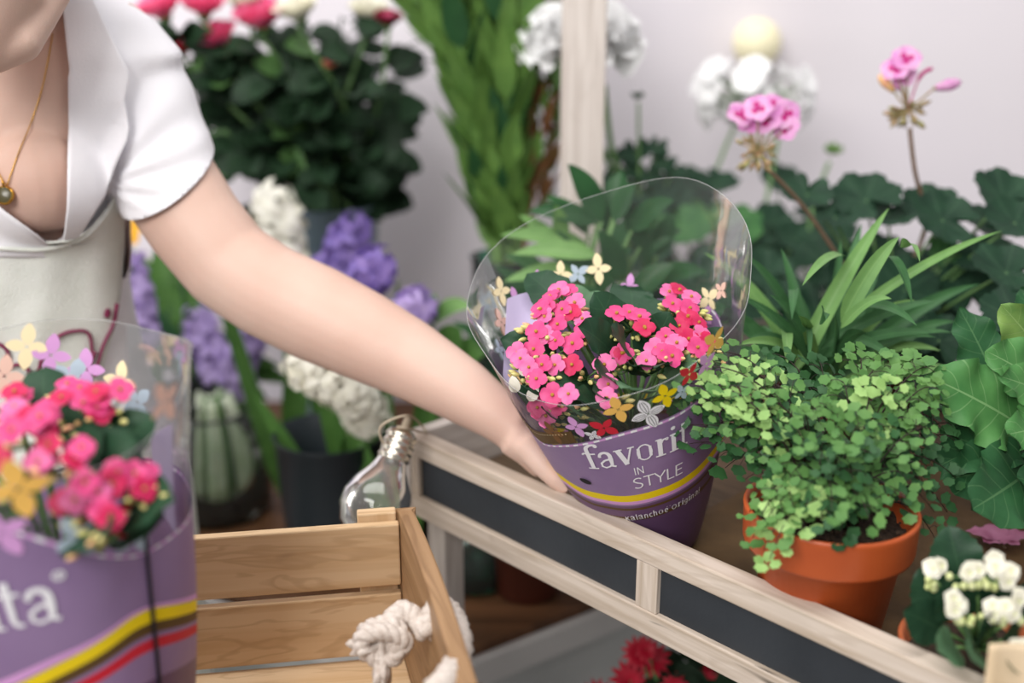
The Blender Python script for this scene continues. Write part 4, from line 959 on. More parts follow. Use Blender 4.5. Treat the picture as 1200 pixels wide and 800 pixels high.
gstem(g2, [(945, 330, 1.7), (950, 255, 1.72), (962, 215, 1.72), (972, 190, 1.72)], .003)
for x, y in ((965, 200),): pass
mb = MB(); c = P(977, 178, 1.72)
for i in range(16): v = V((rnd(-1, 1), rnd(-1, 1), rnd(-.2, 1))).normalized(); mb.tube([c, c+v*.008, c+v*.016], [.002, .0045, .001], 6)
mb.build('flower_bud', 'foliage_green', g2)
hub = P(885, 135, 1.75)
for i in range(34):
    v = V((rnd(-1.25, 1.25), rnd(-.8, .8), rnd(-.8, .8))); 
    if v.length > 1.25: v *= .8
    p = P(887, 112, 1.75)+V((v.x*.074, v.y*.06, v.z*.058)); mb = MB(); nn = (v.normalized()+TOCAM*.5).normalized(); mb.tube([hub, p], .001, 4, 1); floret_mesh(mb, p, nn, .025, 5, 0, None, .4, .5, nl=4, nw=3, curl=.6); mb.build('flower', ['petal_purewhite', 'stem_green'], g2)
mb = MB(); c = P(832, 116, 1.74)
for i in range(8): v = V((rnd(-1, 1), rnd(-1, 1), rnd(-1, .3))).normalized(); mb.tube([c, c+v*.006, c+v*.012], [.002, .004, .001], 6)
mb.tube([c, hub], .0012, 5); mb.build('flower_bud', 'stem_green', g2)
# white lamp globe glowing against the wall
lg = P(887, 50, 1.98); lamp = empty('globe_lamp', lg+V((0, 0, 0)), 'small glowing round lamp on the white wall above the white geranium', 'lamp')
mb = MB(); mb.sphere(lg, .042, 0, 20, 14); mb.build('globe', 'lamp_glow', lamp)
mb = MB(); mb.lathe(lg, [(0, .030), (.010, .030), (.010, 2.085-lg.y), (.022, 2.086-lg.y), (.022, 2.0995-lg.y), (0, 2.0995-lg.y)], 20, 0, (0, 1, 0)); mb.build('wall_mount', 'white_paint', lamp)
# leafy shrub with glossy pointed leaves behind the sleeve
q = V((.02, 1.335, ZP+.001)); ly = empty('leafy_plant', q, 'bushy plant with pointed glossy green leaves behind the centre bouquet', 'potted plant')
mb = MB(); pot(mb, q, .058, .17); mb.build('flower_pot', 'brown_pot', ly)
mb = MB(); soil(mb, q+V((0, 0, .158)), .051); mb.build('soil', 'soil', ly)
lyc = q+V((0, 0, .17))
LY = [(705, 260, 665, 192, .018, 0), (700, 262, 618, 248, .016, 0), (720, 250, 728, 200, .016, 0), (690, 275, 640, 230, .014, 1), (690, 290, 585, 276, .014, 2), (700, 300, 600, 298, .013, 2), (720, 260, 745, 215, .014, 0), (720, 280, 690, 232, .015, 0), (660, 300, 608, 252, .012, 2), (690, 320, 590, 330, .014, 2), (740, 270, 790, 235, .016, 1), (740, 300, 800, 270, .016, 0), (700, 320, 640, 300, .015, 0), (730, 330, 700, 270, .015, 1),
      (680, 350, 600, 370, .014, 1), (740, 350, 790, 310, .016, 0), (760, 330, 830, 320, .016, 0), (720, 370, 660, 340, .016, 0), (750, 290, 730, 240, .014, 1), (650, 330, 590, 300, .012, 1), (660, 290, 650, 240, .012, 2), (710, 300, 760, 250, .015, 0), (770, 300, 790, 250, .014, 0), (700, 340, 740, 290, .016, 0), (670, 310, 640, 270, .014, 0), (760, 320, 740, 270, .016, 1)]
for i, (a, b, x, y, W_, m) in enumerate(LY):
    d = 1.33+rnd(-.04, .03); A_ = P(a, b, d); B_ = P(x, y, d-rnd(.0, .05)); strap_to(A_, B_, W_, m if x < 660 else 0, ly, .012, ('lily_leaf', 'geranium_leaf_light', 'strap_light'), prof=prof_lance, fold=.25)
    mb = MB(); mb.tube(bez(lyc, lerp(lyc, A_, .7), A_, 6), .002, 5); mb.build('stem', 'stem_green', ly)
for i in range(46):
    a = rnd(0, 6.28); hh = rnd(.02, .28); r = rnd(.03, .12); A_ = lyc+V((.09*hh/.3+math.cos(a)*r*.4, math.sin(a)*r*.3, hh*.7)); B_ = lyc+V((.05+math.cos(a)*r*1.5, math.sin(a)*r*.9, hh+rnd(0, .05))); strap_to(A_, B_, rnd(.012, .018), 0, ly, .015, ('lily_leaf', 'geranium_leaf_light'), prof=prof_lance)
# parsley-like dark foliage with small bud stems
q = V((.215, 1.72, ZP+.001)); pf = empty('carnation_plant', q, 'white carnation plant whose bloom shows behind the wooden post', 'potted plant')
mb = MB(); pot(mb, q, .07, .2); mb.build('flower_pot', 'black_pot', pf); mb = MB(); soil(mb, q+V((0, 0, .188)), .063); mb.build('soil', 'soil', pf)
def carnation(root, c, r, n=70, m='petal_purewhite'):
    mb = MB(); c = V(c)
    for i in range(n):
        f = i/n; v = updir(2.0); v = (v+V((0, -.15, .1))).normalized(); L = r*lerp(.7, 1.0, random.random()); leaf(mb, c, v, perp(v)[0]*math.cos(i)+perp(v)[1]*math.sin(i), L, r*.42, lambda t: (t**.9)*(1-max(0, t-.85)*3), rnd(-.4, .9), .1, .35, 7, 6, 0, 5)
    mb.tube([c-V((0, 0, r*.9)), c-V((0, 0, r*.3)), c], [.006, .011, .012], 10, 1); return mb.build('flower', [m, 'stem_green'], root)
carnation(pf, P(655, 56, 1.56), .062); carnation(pf, P(702, 56, 1.57), .068)
gstem(pf, [(735, 330, 1.66), (740, 240, 1.66), (718, 180, 1.62), (708, 100, 1.57)], .0042)
gstem(pf, [(740, 330, 1.66), (728, 240, 1.66), (700, 160, 1.62), (664, 100, 1.56)], .0038)
gstem(pf, [(748, 330, 1.66), (749, 240, 1.64), (748, 120, 1.62)], .0022)
mb = MB(); c = P(747, 114, 1.62)
for i in range(14): v = V((rnd(-1, 1), rnd(-1, 1), rnd(0, .8))).normalized(); mb.tube([c, c+v*.005, c+v*.011], [.002, .003, .001], 6)
mb.build('flower_bud', 'lily_leaf', pf)
for x, y, s in [(722, 182, 12), (745, 178, 16), (770, 172, 12), (778, 190, 14), (735, 200, 14), (760, 205, 16), (790, 200, 12), (715, 215, 18), (750, 225, 20), (780, 220, 18), (700, 240, 18), (765, 240, 22), (795, 230, 16), (720, 245, 18)]:
    mb = MB(); p = P(x, y, 1.64); roundleaf(mb, p, (TOCAM+Zv*.5+V((rnd(-.5, .5), 0, 0))), V((rnd(-1, 1), 0, -1)), s*1.64/FPX, 5, .4, .2, .08, 0, 4, 30); k = P(745, 300, 1.66); mb.tube(bez(k, lerp(k, p, .5)+V((0, 0, .02)), p, 6), .0014, 5, 1); mb.build('leaf', ['geranium_leaf', 'stem_green'], pf)
# ------------------------------------------------------------------ tall florist vases
def vase(nm, c, r0, r1, h, m, label, cat='vase', water=None, th=.003):
    mb = MB(); c = V(c); mb.lathe(c, [(0, .0), (r0*.96, 0), (r0, .004), (lerp(r0, r1, .5), h*.5), (r1, h-.004), (r1+.003, h-.001), (r1+.002, h), (r1-th, h-.002), (lerp(r0, r1, .5)-th, h*.5), (r0-th, .006), (0, .006)], 44, 0)
    o = mb.build(nm, m); tag(o, label, cat); return o
vz = P(590, 300, 1.62); vase('glass_vase', V((vz.x, vz.y, ZP+.001)), .036, .046, vz.z-ZP, 'green_glass', 'tall green glass vase holding the leafy branches against the wall')
random.seed(5)
TF = [(500, 0, 470, -70, 0), (520, 0, 495, -80, 1), (545, 0, 520, -80, 0), (565, 0, 560, -90, 0), (585, 0, 590, -90, 1), (535, 60, 485, -20, 0), (560, 40, 540, -80, 0), (600, 60, 575, -60, 1), (610, 80, 560, -30, 0), (590, 100, 610, -80, 0), (575, 120, 535, -10, 1), (605, 150, 620, 0, 0)]
fk = V((vz.x, vz.y, 0))
for i, (mx, my, tx, ty, m) in enumerate(TF):
    d = 1.62+rnd(-.05, .05); base = fk+V((rnd(-.018, .018), rnd(-.018, .018), ZP+.012)); neck = fk+V((lerp(-.018, .018, i/11), rnd(-.02, .02), vz.z)); md = P(lerp(mx, 580, .35), my+60, d); tp = P(tx, ty, d)
    sp = catmull([neck, md, tp], 16); r = empty('leafy_branch', base, ('olive', 'bright', 'dark')[i % 3]+' green leafy branch in the glass vase, '+['far left', 'second from left', 'third from left', 'left of middle', 'middle', 'right of middle', 'third from right', 'second from right', 'far right', 'upper far right', 'lower middle', 'lower far right'][[0, 1, 3, 4, 6, 2, 5, 8, 7, 9, 10, 11][i]]+' of the bunch', 'branch', 'green leafy branches in the tall vase')
    mb = MB(); mb.tube([base, neck]+sp[1:], .0028, 6, 0); mb.build('stem', 'foliage_green', r)
    mb = MB(); n = 34
    for k in range(n):
        t = .02+.96*k/n; x = t*(len(sp)-1); j = int(x); p = sp[j].lerp(sp[min(j+1, len(sp)-1)], x-j); tg = (sp[min(j+2, len(sp)-1)]-sp[max(0, j-1)]).normalized()
        a, b = perp(tg); an = k*2.4; out = a*math.cos(an)+b*math.sin(an); leaf(mb, p, tg+out*rnd(.25, .5), out, rnd(.09, .12), rnd(.015, .020), prof_lance, -.25, .15, .03, 6, 4, 0 if m == 0 or random.random() < .7 else 1)
    mb.build('foliage', ['foliage_green', 'lily_leaf'], r)
for i, (x, y, tx, ty) in enumerate([(640, 120, 650, -60), (628, 90, 622, -70), (648, 170, 668, -40), (620, 150, 600, -60)]):
    d = 1.64+rnd(-.03, .03); base = fk+V((.008*i-.01, rnd(-.015, .015), ZP+.012)); neck = fk+V((.028, rnd(-.02, .02), vz.z)); sp = catmull([neck, P(x, y, d), P(tx, ty, d)], 16)
    r = empty('red_brown_branch', base, 'red brown leafy twig between branches and post, '+['second from the post', 'third from the post', 'nearest the post', 'nearest the green branches'][i], 'branch', 'red brown twigs in the tall vase')
    mb = MB(); mb.tube([base, neck]+sp[1:], .0025, 6, 0); mb.build('stem', 'foliage_brown', r); mb = MB()
    for k in range(40):
        t = .25+.73*k/40; xx = t*(len(sp)-1); j = int(xx); p = sp[j].lerp(sp[min(j+1, len(sp)-1)], xx-j); tg = (sp[min(j+2, len(sp)-1)]-sp[max(0, j-1)]).normalized(); a, b = perp(tg); an = k*2.4; out = a*math.cos(an)+b*math.sin(an)
        leaf(mb, p, tg+out*rnd(.3, .6), out, rnd(.04, .06), rnd(.006, .009), prof_lance, -.2, .3, 0, 6, 2, random.choice((0, 0, 1)))
    mb.build('foliage', ['foliage_brown', 'foliage_green'], r)
# roses in a blue grey bucket
bk = P(388, 238, 1.82); vase('bucket', V((bk.x, bk.y, ZP+.001)), .06, .075, bk.z-ZP, 'bucket_blue', 'blue grey florist bucket holding the roses', 'bucket')
random.seed(11)
def rose(root, c, r, m, up):
    mb = MB(); up = V(up).normalized(); a, b = perp(up)
    for ring, (n, rad, tilt, L) in enumerate([(3, .12, .12, .75), (4, .28, .25, .9), (5, .5, .45, 1.0), (6, .7, .75, 1.05)]):
        for k in range(n):
            an = 2*PI*k/n+ring*.7; o = a*math.cos(an)+b*math.sin(an); d = (up*math.cos(tilt)+o*math.sin(tilt)); leaf(mb, V(c)-up*r*.5+o*r*rad*.35, d, -o, r*1.15*L, r*.5*(1+.15*ring), prof_round, -.5 if ring < 2 else .2, .25, .04, 6, 4, 0 if ring > 1 or m == 'petal_white' else 1)
    mb.tube([V(c)-up*r*.9, V(c)-up*r*.5, V(c)-up*r*.2], [.004, r*.35, r*.3], 8, 2); return mb.build('bloom', [m, 'petal_rose' if m != 'petal_white' else 'petal_hya_white', 'stem_green'], root)
RO = [(250, 28, .032, 'petal_rose', 'pink rose, second from left of the low blooms, beside the white sleeve'), (213, 37, .022, 'petal_crimson', 'small crimson pink rose bud nearest the white sleeve'), (305, 2, .034, 'petal_rose', 'large pink rose cut by the top of the picture'), (188, -8, .03, 'petal_rose', 'pink rose at the top just above the shoulder'), (238, -12, .03, 'petal_rose', 'pink rose at the top edge, between two others'), (348, -6, .03, 'petal_white', 'white rose at the top edge'), (455, 6, .018, 'petal_darkred', 'small dark red rosebud next to the green branches'), (432, -4, .026, 'petal_white', 'white rose near the dark red rosebud'), (385, 60, .012, 'bud_pink', 'tiny pale rosebud among dark rose leaves'), (290, -18, .03, 'petal_white', 'white rose behind the pink ones at the top edge')]
for i, (x, y, rr, m, lab) in enumerate(RO):
    d = 1.72+rnd(-.04, .03); y = y+16; rr = rr*1.12; c = P(x, y, d); nk = V((bk.x+rnd(-.04, .04), bk.y+rnd(-.04, .04), bk.z)); base = V((bk.x+rnd(-.03, .03), bk.y+rnd(-.03, .03), ZP+.012)); sp = catmull([nk, lerp(nk, c, .45)+V((rnd(-.05, .05), 0, 0)), c-V((0, 0, rr*.8))], 10)
    r = empty('rose', base, lab, 'rose', 'roses in the blue grey bucket'); rose(r, c, rr, m, V((rnd(-.3, .3), -.4, 1)))
    mb = MB(); mb.tube([base]+sp, .003, 6); mb.build('stem', 'stem_green', r); mb = MB()
    for k in range(16):
        t = rnd(.05, .86); xx = t*(len(sp)-1); j = int(xx); p = sp[j].lerp(sp[min(j+1, len(sp)-1)], xx-j); an = rnd(0, 6.28); o = V((math.cos(an), math.sin(an)*.6, rnd(-.3, .4))).normalized(); q2 = p+o*rnd(.03, .09); mb.tube([p, q2], .0012, 4, 0)
        for z_ in range(3):
            s_ = perp(o)[0]*(z_-1)*.8; leaf(mb, q2, o+s_, TOCAM+Zv*rnd(-.2, .8), rnd(.045, .065), rnd(.016, .024), prof_oval, .4, .2, .05, 5, 2, 1 if random.random() < .06 else 0)
    mb.build('foliage', ['rose_leaf', 'rose_leaf_light'], r)
# extra broad dark rose foliage stems (filling the bunch)
for i, (x, y) in enumerate([(230, 90), (300, 80), (370, 70), (420, 60), (440, 110), (250, 140), (320, 150), (390, 140), (290, 190), (400, 190), (350, 195), (330, 40), (400, 20), (460, 60)]):
    d = 1.88+rnd(-.08, .07); c = P(x, y, d); nk = V((bk.x+rnd(-.04, .04), bk.y+rnd(-.04, .04), bk.z)); base = V((bk.x+rnd(-.03, .03), bk.y+rnd(-.03, .03), ZP+.012))
    mb = MB(); sp = catmull([nk, lerp(nk, c, .5)+V((0, 0, .01)), c], 8); mb.tube([base]+sp, .0022, 6)
    for k in range(10):
        t = rnd(.35, 1); xx = t*(len(sp)-1); j = int(xx); p = sp[j].lerp(sp[min(j+1, len(sp)-1)], xx-j); an = rnd(0, 6.28); o = V((math.cos(an), math.sin(an)*.6, rnd(-.5, .6))).normalized(); q2 = p+o*rnd(.01, .05); mb.tube([p, q2], .001, 4)
        leaf(mb, q2, o, TOCAM+Zv*rnd(-.2, .8), rnd(.045, .07), rnd(.018, .028), prof_oval, .4, .2, .05, 5, 2, 1 if random.random() < .04 else 0)
    tag(mb.build('rose_foliage_stem', ['rose_leaf', 'rose_leaf_light']), 'dark leafy rose stem without bloom, its tip '+['left under the pink roses', 'below the top pink rose', 'in the middle of the bunch, high', 'right of the middle, high', 'at the right edge of the bunch', 'left, beside the sleeve', 'in the middle of the bunch', 'right of the middle', 'low and left in the bunch', 'low and right in the bunch', 'lowest in the middle', 'just under the white rose', 'near the top right white rose', 'top right beside the dark red rosebud'][i], 'stem', 'leafy rose stems in the blue grey bucket')
# ------------------------------------------------------------------ hyacinths
def hyacinth(label, base, pts, n, L, r, m, nleaf=4, lm='hyacinth_leaf', gname='hyacinths on the low plinth', fs=.033):
    """pts: path of flower spike from bottom to top"""
    base = V(base); h = empty('hyacinth', base, label, 'hyacinth', gname); sp = catmull(pts, 8); mb = MB(); mb.tube(bez(base, lerp(base, sp[0], .6), sp[0], 6)+sp[1:], .005, 8); mb.build('stem', 'stem_green', h)
    for k in range(n):
        t = (k+.5)/n; x = t*(len(sp)-1); j = int(x); p = sp[j].lerp(sp[min(j+1, len(sp)-1)], x-j); tg = (sp[min(j+1, len(sp)-1)]-sp[max(0, j-1)]).normalized(); a, b = perp(tg); an = k*2.4; o = (a*math.cos(an)+b*math.sin(an)+tg*.25).normalized(); mb = MB()
        e = p+o*r; mb.tube([p, lerp(p, e, .5), e], [.001, .004, .0055], 8, 0, False); floret_mesh(mb, e, o, fs, 6, 0, None, .45, .27, prof_lance, nl=5, nw=2, curl=1.6); mb.build('flower', m, h)
    for k in range(nleaf):
        a = k/nleaf*6.28+1; tp = base+V((math.cos(a)*.10, math.sin(a)*.07, (sp[0]-base).z*rnd(.9, 1.25))); strap_to(base+V((0, 0, .01)), tp, .014, 0, h, .03, (lm,))
    return h
random.seed(21)
def zb(x, y, d, px=None): p = P(x, y, d); return V((p.x, p.y, ZP+.001))
# glass jar with bulbs and stems
jc = onz(259, 596, ZP+.001); JR = 60*proj(jc)[2]/FPX
jh = P(260, 466, proj(jc)[2]).z-ZP
jar = empty('glass_jar', jc, 'round glass jar full of pale stems on the brown wooden top', 'jar')
mb = MB(); mb.lathe(jc, [(0, .001), (JR*.85, 0), (JR, .012), (JR*1.02, jh*.5), (JR*.9, jh*.78), (JR*.62, jh*.92), (JR*.66, jh), (JR*.62, jh), (JR*.58, jh*.92), (JR*.86, jh*.77), (JR*.97, jh*.5), (JR*.95, .014), (0, .010)], 44); mb.build('glass', 'jar_glass', jar)
def jarstem(x): return jc+V((x, rnd(-.03, .03), .016))
for i in range(22):
    a = rnd(0, 6.28); rr = rnd(.01, JR*.8); b = jc+V((rr*math.cos(a), rr*math.sin(a), .014)); t = jc+V((rr*.5*math.cos(a), rr*.5*math.sin(a), jh+.02)); mb = MB(); ww = rnd(.0035, .008)
    mb.tube(bez(b, lerp(b, t, .5)+V((rr*.3*math.cos(a), 0, 0)), t, 8), [ww, ww*1.2, ww*1.2, ww*1.1, ww, ww*.9, ww*.8, ww*.7, ww*.7], 8, 0)
    mb.build('cut_stem', 'bulb_white' if i % 4 else 'stem_green', jar)['label'] = 'pale cut stem standing in the jar'
jt = jc+V((0, 0, jh))
dj = proj(jc)[2]
hyacinth('lilac hyacinth standing in the glass jar, right of the clear sleeve', jt-V((.01, 0, .10)), [P(258, 440, dj), P(245, 410, dj), P(232, 375, dj)], 13, 0, .018, 'petal_hya_lilac', 1)
hyacinth('violet hyacinth in the glass jar leaning right towards the elbow', jt-V((-.01, 0, .10)), [P(278, 455, dj), P(282, 420, dj-.02), P(300, 375, dj-.03)], 13, 0, .018, 'petal_hya_lilac', 1)
hyacinth('blue violet hyacinth close to the apron, left of the jar', zb(150, 560, 1.65), [P(165, 400, 1.62), P(158, 360, 1.62), P(150, 310, 1.62)], 14, 0, .020, 'petal_hya_lilac', 4)
hyacinth('deep purple hyacinth above the forearm in front of the bucket', zb(400, 480, 1.62), [P(380, 330, 1.62), P(400, 295, 1.62), P(412, 268, 1.62)], 16, 0, .018, 'petal_hya_purple', 2)
hyacinth('purple hyacinth just above the forearm', zb(420, 500, 1.5), [P(400, 370, 1.5), P(425, 335, 1.48), P(440, 312, 1.47)], 15, 0, .020, 'petal_hya_purple', 2)
hyacinth('lilac hyacinth nearest the clear sleeve above the forearm', zb(470, 500, 1.45), [P(450, 400, 1.45), P(475, 375, 1.43), P(490, 358, 1.42)], 16, 0, .020, 'petal_hya_lilac', 3, fs=.030)
hyacinth('white hyacinth above the elbow beside the white sleeve', zb(330, 480, 1.66), [P(335, 320, 1.66), P(330, 280, 1.66), P(325, 238, 1.66)], 13, 0, .024, 'petal_hya_white', 3, fs=.040)
hyacinth('white hyacinth drooping below the forearm', zb(385, 490, 1.50)+V((0, 0, .02)), [P(432, 490, 1.44), P(405, 455, 1.38), P(355, 428, 1.36)], 30, 0, .020, 'petal_hya_white', 3)
dk = zb(385, 490, 1.50); vase('dark_container', dk, .062, .072, .20, 'container_dark', 'dark blue grey container below the white hyacinth behind the crate', 'container')
dk2 = zb(150, 560, 1.65)
# leaves group left (broad leafy plant with yellow flower)
q = zb(190, 560, 1.72)+V((.03, .08, 0)); ylw = empty('yellow_primrose', q, 'leafy plant with one small yellow flower beside the apron', 'potted plant'); mb = MB(); pot(mb, q, .07, .16); mb.build('flower_pot', 'black_pot', ylw); qq = q+V((0, 0, .15))
for x, y in [(180, 300), (205, 330), (220, 370), (190, 360), (230, 420), (170, 330), (240, 450), (225, 300), (300, 420), (320, 440), (200, 400), (150, 290), (165, 420), (260, 350), (215, 350), (250, 390), (280, 400), (185, 280), (300, 450), (160, 370), (285, 430), (270, 440), (310, 400), (290, 460), (250, 430), (330, 430), (315, 470), (345, 450), (200, 300), (210, 280), (148, 330), (152, 300), (142, 380), (155, 350)]:
    strap_to(qq+V((rnd(-.04, .04), 0, .05)), P(x, y, 1.78+rnd(-.04, .04)), rnd(.02, .03), random.choice((0, 1)), ylw, .03, ('hyacinth_leaf', 'lily_leaf'), prof=prof_lance)
mb = MB(); floret_mesh(mb, P(146, 271, 1.72), TOCAM, .026, 6, 0, 0, .2, .5); mb.tube(bez(qq, P(150, 350, 1.74), P(146, 272, 1.722), 6), .003, 6, 1); mb.build('flower', ['petal_yellow', 'stem_green'], ylw)
# light green arching leaves to the left of the sleeve
q = zb(520, 480, 1.48); q = V((q.x, q.y+.06, q.z)); ga = empty('green_leaf_plant', q, 'young plant with rounded light green leaves just left of the clear sleeve', 'potted plant'); mb = MB(); pot(mb, q, .055, .12); mb.build('flower_pot', 'black_pot', ga)
for (x0, y0, x, y, W_, m) in [(505, 380, 552, 360, .012, 1), (520, 440, 540, 385, .026, 0), (510, 450, 500, 395, .018, 0), (500, 420, 490, 330, .010, 0), (530, 440, 572, 410, .022, 0), (500, 400, 512, 345, .012, 1), (490, 450, 470, 400, .018, 0)]:
    A_ = P(x0, y0, 1.48); strap_to(A_, P(x, y, 1.46), W_, m, ga, .022, ('hyacinth_leaf', 'strap_light'), prof=prof_oval); mb = MB(); mb.tube([q+V((0, 0, .11)), A_], .002, 5); mb.build('stem', 'stem_green', ga)
# ------------------------------------------------------------------ hanging bulb bottle
bb = P(440, 592, 1.115); bt = P(470, 512, 1.14); ax = (bt-bb).normalized(); H_ = (bt-bb).length
bu = empty('bulb_bottle', bb-ax*.038, 'clear glass bottle shaped like a light bulb, hanging by string from the tray corner', 'bottle')
mb = MB(); mb.lathe(bb, [(0, -.036), (.016, -.034), (.028, -.024), (.035, -.008), (.035, .006), (.030, .020), (.021, .034), (.016, .044), (.0145, .052), (.0125, .052), (.014, .043), (.019, .033), (.028, .019), (.033, .005), (.033, -.008), (.026, -.023), (.015, -.032), (0, -.034)], 36, 0, ax); mb.build('glass_bulb', 'bulb_glass', bu)
mb = MB(); pr2 = []
for i in range(26): z = .046+i*.0012; pr2.append((.0155+(.0012 if (i//3) % 2 else 0), z))
pr2 = [(.013, .046)]+pr2+[(.013, .079), (.008, .082), (0, .083)]; mb.lathe(bb, pr2, 28, 0, ax); mb.build('screw_cap', 'metal_cap', bu)
mb = MB(); top = bb+ax*.082; cn = T(.012, .012, ZR+.0025)
mb.tube(catmull([top, P(452, 520, 1.13), P(445, 503, 1.12), P(458, 492, 1.12), P(480, 487, 1.13), cn+V((-.005, .02, 0)), cn+V((0, 0, .001)), P(478, 502, 1.13), P(466, 500, 1.13), top], 6), .0013, 6); mb.tube([top-ax*.002+V((0, 0, 0)), top+ax*.012], .004, 8); mb.build('string', 'string', bu)
# green glass vessel on the plinth under the tray
gj = onz(556, 678, ZP+.001); mb = MB(); mb.lathe(gj, [(0, .001), (.046, 0), (.053, .008), (.055, .03), (.052, .06), (.036, .085), (.022, .10), (.024, .115), (.021, .115), (.019, .10), (.033, .083), (.049, .058), (.052, .03), (.05, .01), (0, .007)], 40)
tag(mb.build('glass_vessel', 'green_glass'), 'dark green glass vessel on the brown wood under the tray', 'vase')
# red flowers low on the floor
q = V((.17, 1.42, -.2)); q = P(800, 840, 1.30); q.z = -.2; rf = empty('red_flower_plant', q, 'red flowering plant low down under the tray table', 'potted plant')
ht = P(800, 850, 1.30).z-(-.2); mb = MB(); pot(mb, q, .085, ht-.02, .07); mb.build('flower_pot', 'black_pot', rf); cc = q+V((0, 0, ht-.04))
for x, y, s in [(738, 797, .030), (748, 765, .024), (765, 772, .026), (757, 760, .018), (830, 800, .026), (860, 815, .03), (790, 805, .02), (700, 815, .024)]:
    s *= .82; p = P(x, y, 1.27+rnd(-.03, .03)); mb = MB()
    for l in range(2): floret_mesh(mb, p+TOCAM*.004*l, (TOCAM+V((rnd(-.4, .4), 0, .4))).normalized(), s*(1-.25*l), 12, 0, None, .3+.3*l, .2, prof_lance, nl=4, nw=2)
    mb.tube([cc, p], .002, 5, 1); mb.build('flower', ['petal_crimson', 'stem_green'], rf)
for i in range(60):
    x, y = rnd(735, 900), rnd(768, 850); p = P(x, y+max(0, (800-x)*.2), 1.30+rnd(-.04, .04)); mb = MB() if i % 2 == 0 else mb; leaf(mb, p, V((rnd(-1, 1), -.4, rnd(-.2, .8))), TOCAM+Zv, rnd(.04, .06), rnd(.014, .02), prof_oval, .4, .2, .05, 6, 4); mb.tube([cc, p], .0015, 4)
    if i % 2: mb.build('foliage', 'rose_leaf', rf)
# ------------------------------------------------------------------ person
TOR = [(.70, -.55, 1.21, .165, .11), (.76, -.55, 1.205, .16, .11), (.85, -.55, 1.195, .13, .095), (.95, -.545, 1.19, .118, .095), (1.03, -.53, 1.19, .118, .10), (1.10, -.515, 1.19, .128, .10), (1.15, -.505, 1.19, .145, .09), (1.19, -.495, 1.195, .150, .075), (1.225, -.49, 1.20, .115, .062), (1.25, -.488, 1.195, .066, .055)]
def ellsec(mb, secs, inf=0, seg=36):
    vs = []; n = seg
    for z, x, y, a, b in secs:
        for k in range(n):
            an = 2*PI*k/n; vs.append(V((x+(a+inf)*math.cos(an), y+(b+inf)*math.sin(an), z)))
    fs = [[i*n+k, i*n+(k+1) % n, (i+1)*n+(k+1) % n, (i+1)*n+k] for i in range(len(secs)-1) for k in range(n)]
    fs += [list(range(n))[::-1], [(len(secs)-1)*n+k for k in range(n)]]; mb.add(vs, fs)
def remesh(mb, name, mat, vox, it=6, parent=None):
    o = mb.build(name, mat); m = o.modifiers.new('r', 'REMESH'); m.mode = 'VOXEL'; m.voxel_size = vox; s = o.modifiers.new('s', 'SMOOTH'); s.factor = .5; s.iterations = it
    dg = bpy.context.evaluated_depsgraph_get(); me = bpy.data.meshes.new_from_object(o.evaluated_get(dg)); bpy.data.objects.remove(o)
    me.name = name; me.materials.clear(); me.materials.append(M(mat)); me.polygons.foreach_set('use_smooth', [True]*len(me.polygons)); return me
def linkmesh(me, name, parent):
    o = bpy.data.objects.new(name, me); SC.collection.objects.link(o)
    if parent: me.transform(Matrix.Translation(-ORG[parent])); o.parent = parent; ORG[o] = ORG[parent]
    return o
def k_(px, d): return px*d/FPX
per = empty('person', (-.55, 1.2, -.2), 'person in white shirt, pale apron and gold necklace reaching out to hold the centre bouquet', 'person')
ARM = [(140, 66, 1.18, 50), (165, 130, 1.175, 60), (193, 208, 1.17, 59), (230, 264, 1.17, 57), (268, 310, 1.17, 56), (315, 341, 1.165, 56), (370, 367, 1.16, 57), (425, 393, 1.15, 53), (478, 420, 1.14, 47), (545, 460, 1.12, 38), (585, 488, 1.105, 30), (606, 505, 1.10, 27)]
mb = MB()
ellsec(mb, TOR)
mb.sphere((-.575, 1.115, 1.075), .052, 0, 20, 14); mb.sphere((-.465, 1.115, 1.075), .052, 0, 20, 14)
mb.tube([P(110, 45, 1.19), P(140, 60, 1.18)], [.05, .05], 20)
arm_pts = [P(x, y, d) for x, y, d, r in ARM]; arm_r = [(k_(r, d)) for x, y, d, r in ARM]
mb.tube(arm_pts, arm_r, 24)
# neck and head (head bent forward)
mb.tube([V((-.49, 1.21, 1.20)), V((-.482, 1.17, 1.25)), V((-.47, 1.11, 1.29))], [.06, .052, .05], 24)
hc = V((-.458, 1.05, 1.303))
mb.sphere(hc+V((0, .02, .03)), .085, 0, 30, 20, (.88, 1.08, 1.1))
mb.tube([hc+V((0, -.01, .02)), hc+V((.002, -.045, -.055)), hc+V((.003, -.068, -.105))], [.070, .058, .026], 24)
mb.tube([hc+V((-.055, .01, -.03)), hc+V((-.03, -.045, -.09)), hc+V((0, -.072, -.108)), hc+V((.035, -.045, -.09)), hc+V((.058, .01, -.03))], [.02, .02, .017, .02, .02], 14)
mb.tube([hc+V((0, -.068, .03)), hc+V((0, -.092, -.012)), hc+V((0, -.084, -.024))], [.007, .011, .006], 10)      # nose
mb.tube([hc+V((-.018, -.076, -.052)), hc+V((0, -.083, -.052)), hc+V((.018, -.076, -.052))], [.004, .007, .004], 8)   # lips
mb.tube([hc+V((-.03, -.066, .035)), hc+V((0, -.072, .03)), hc+V((.03, -.066, .035))], [.007, .006, .007], 8)   # brow
for s in (-1, 1): mb.sphere(hc+V((s*.078, .02, -.005)), .028, 0, 12, 8, (.25, .7, 1.05))
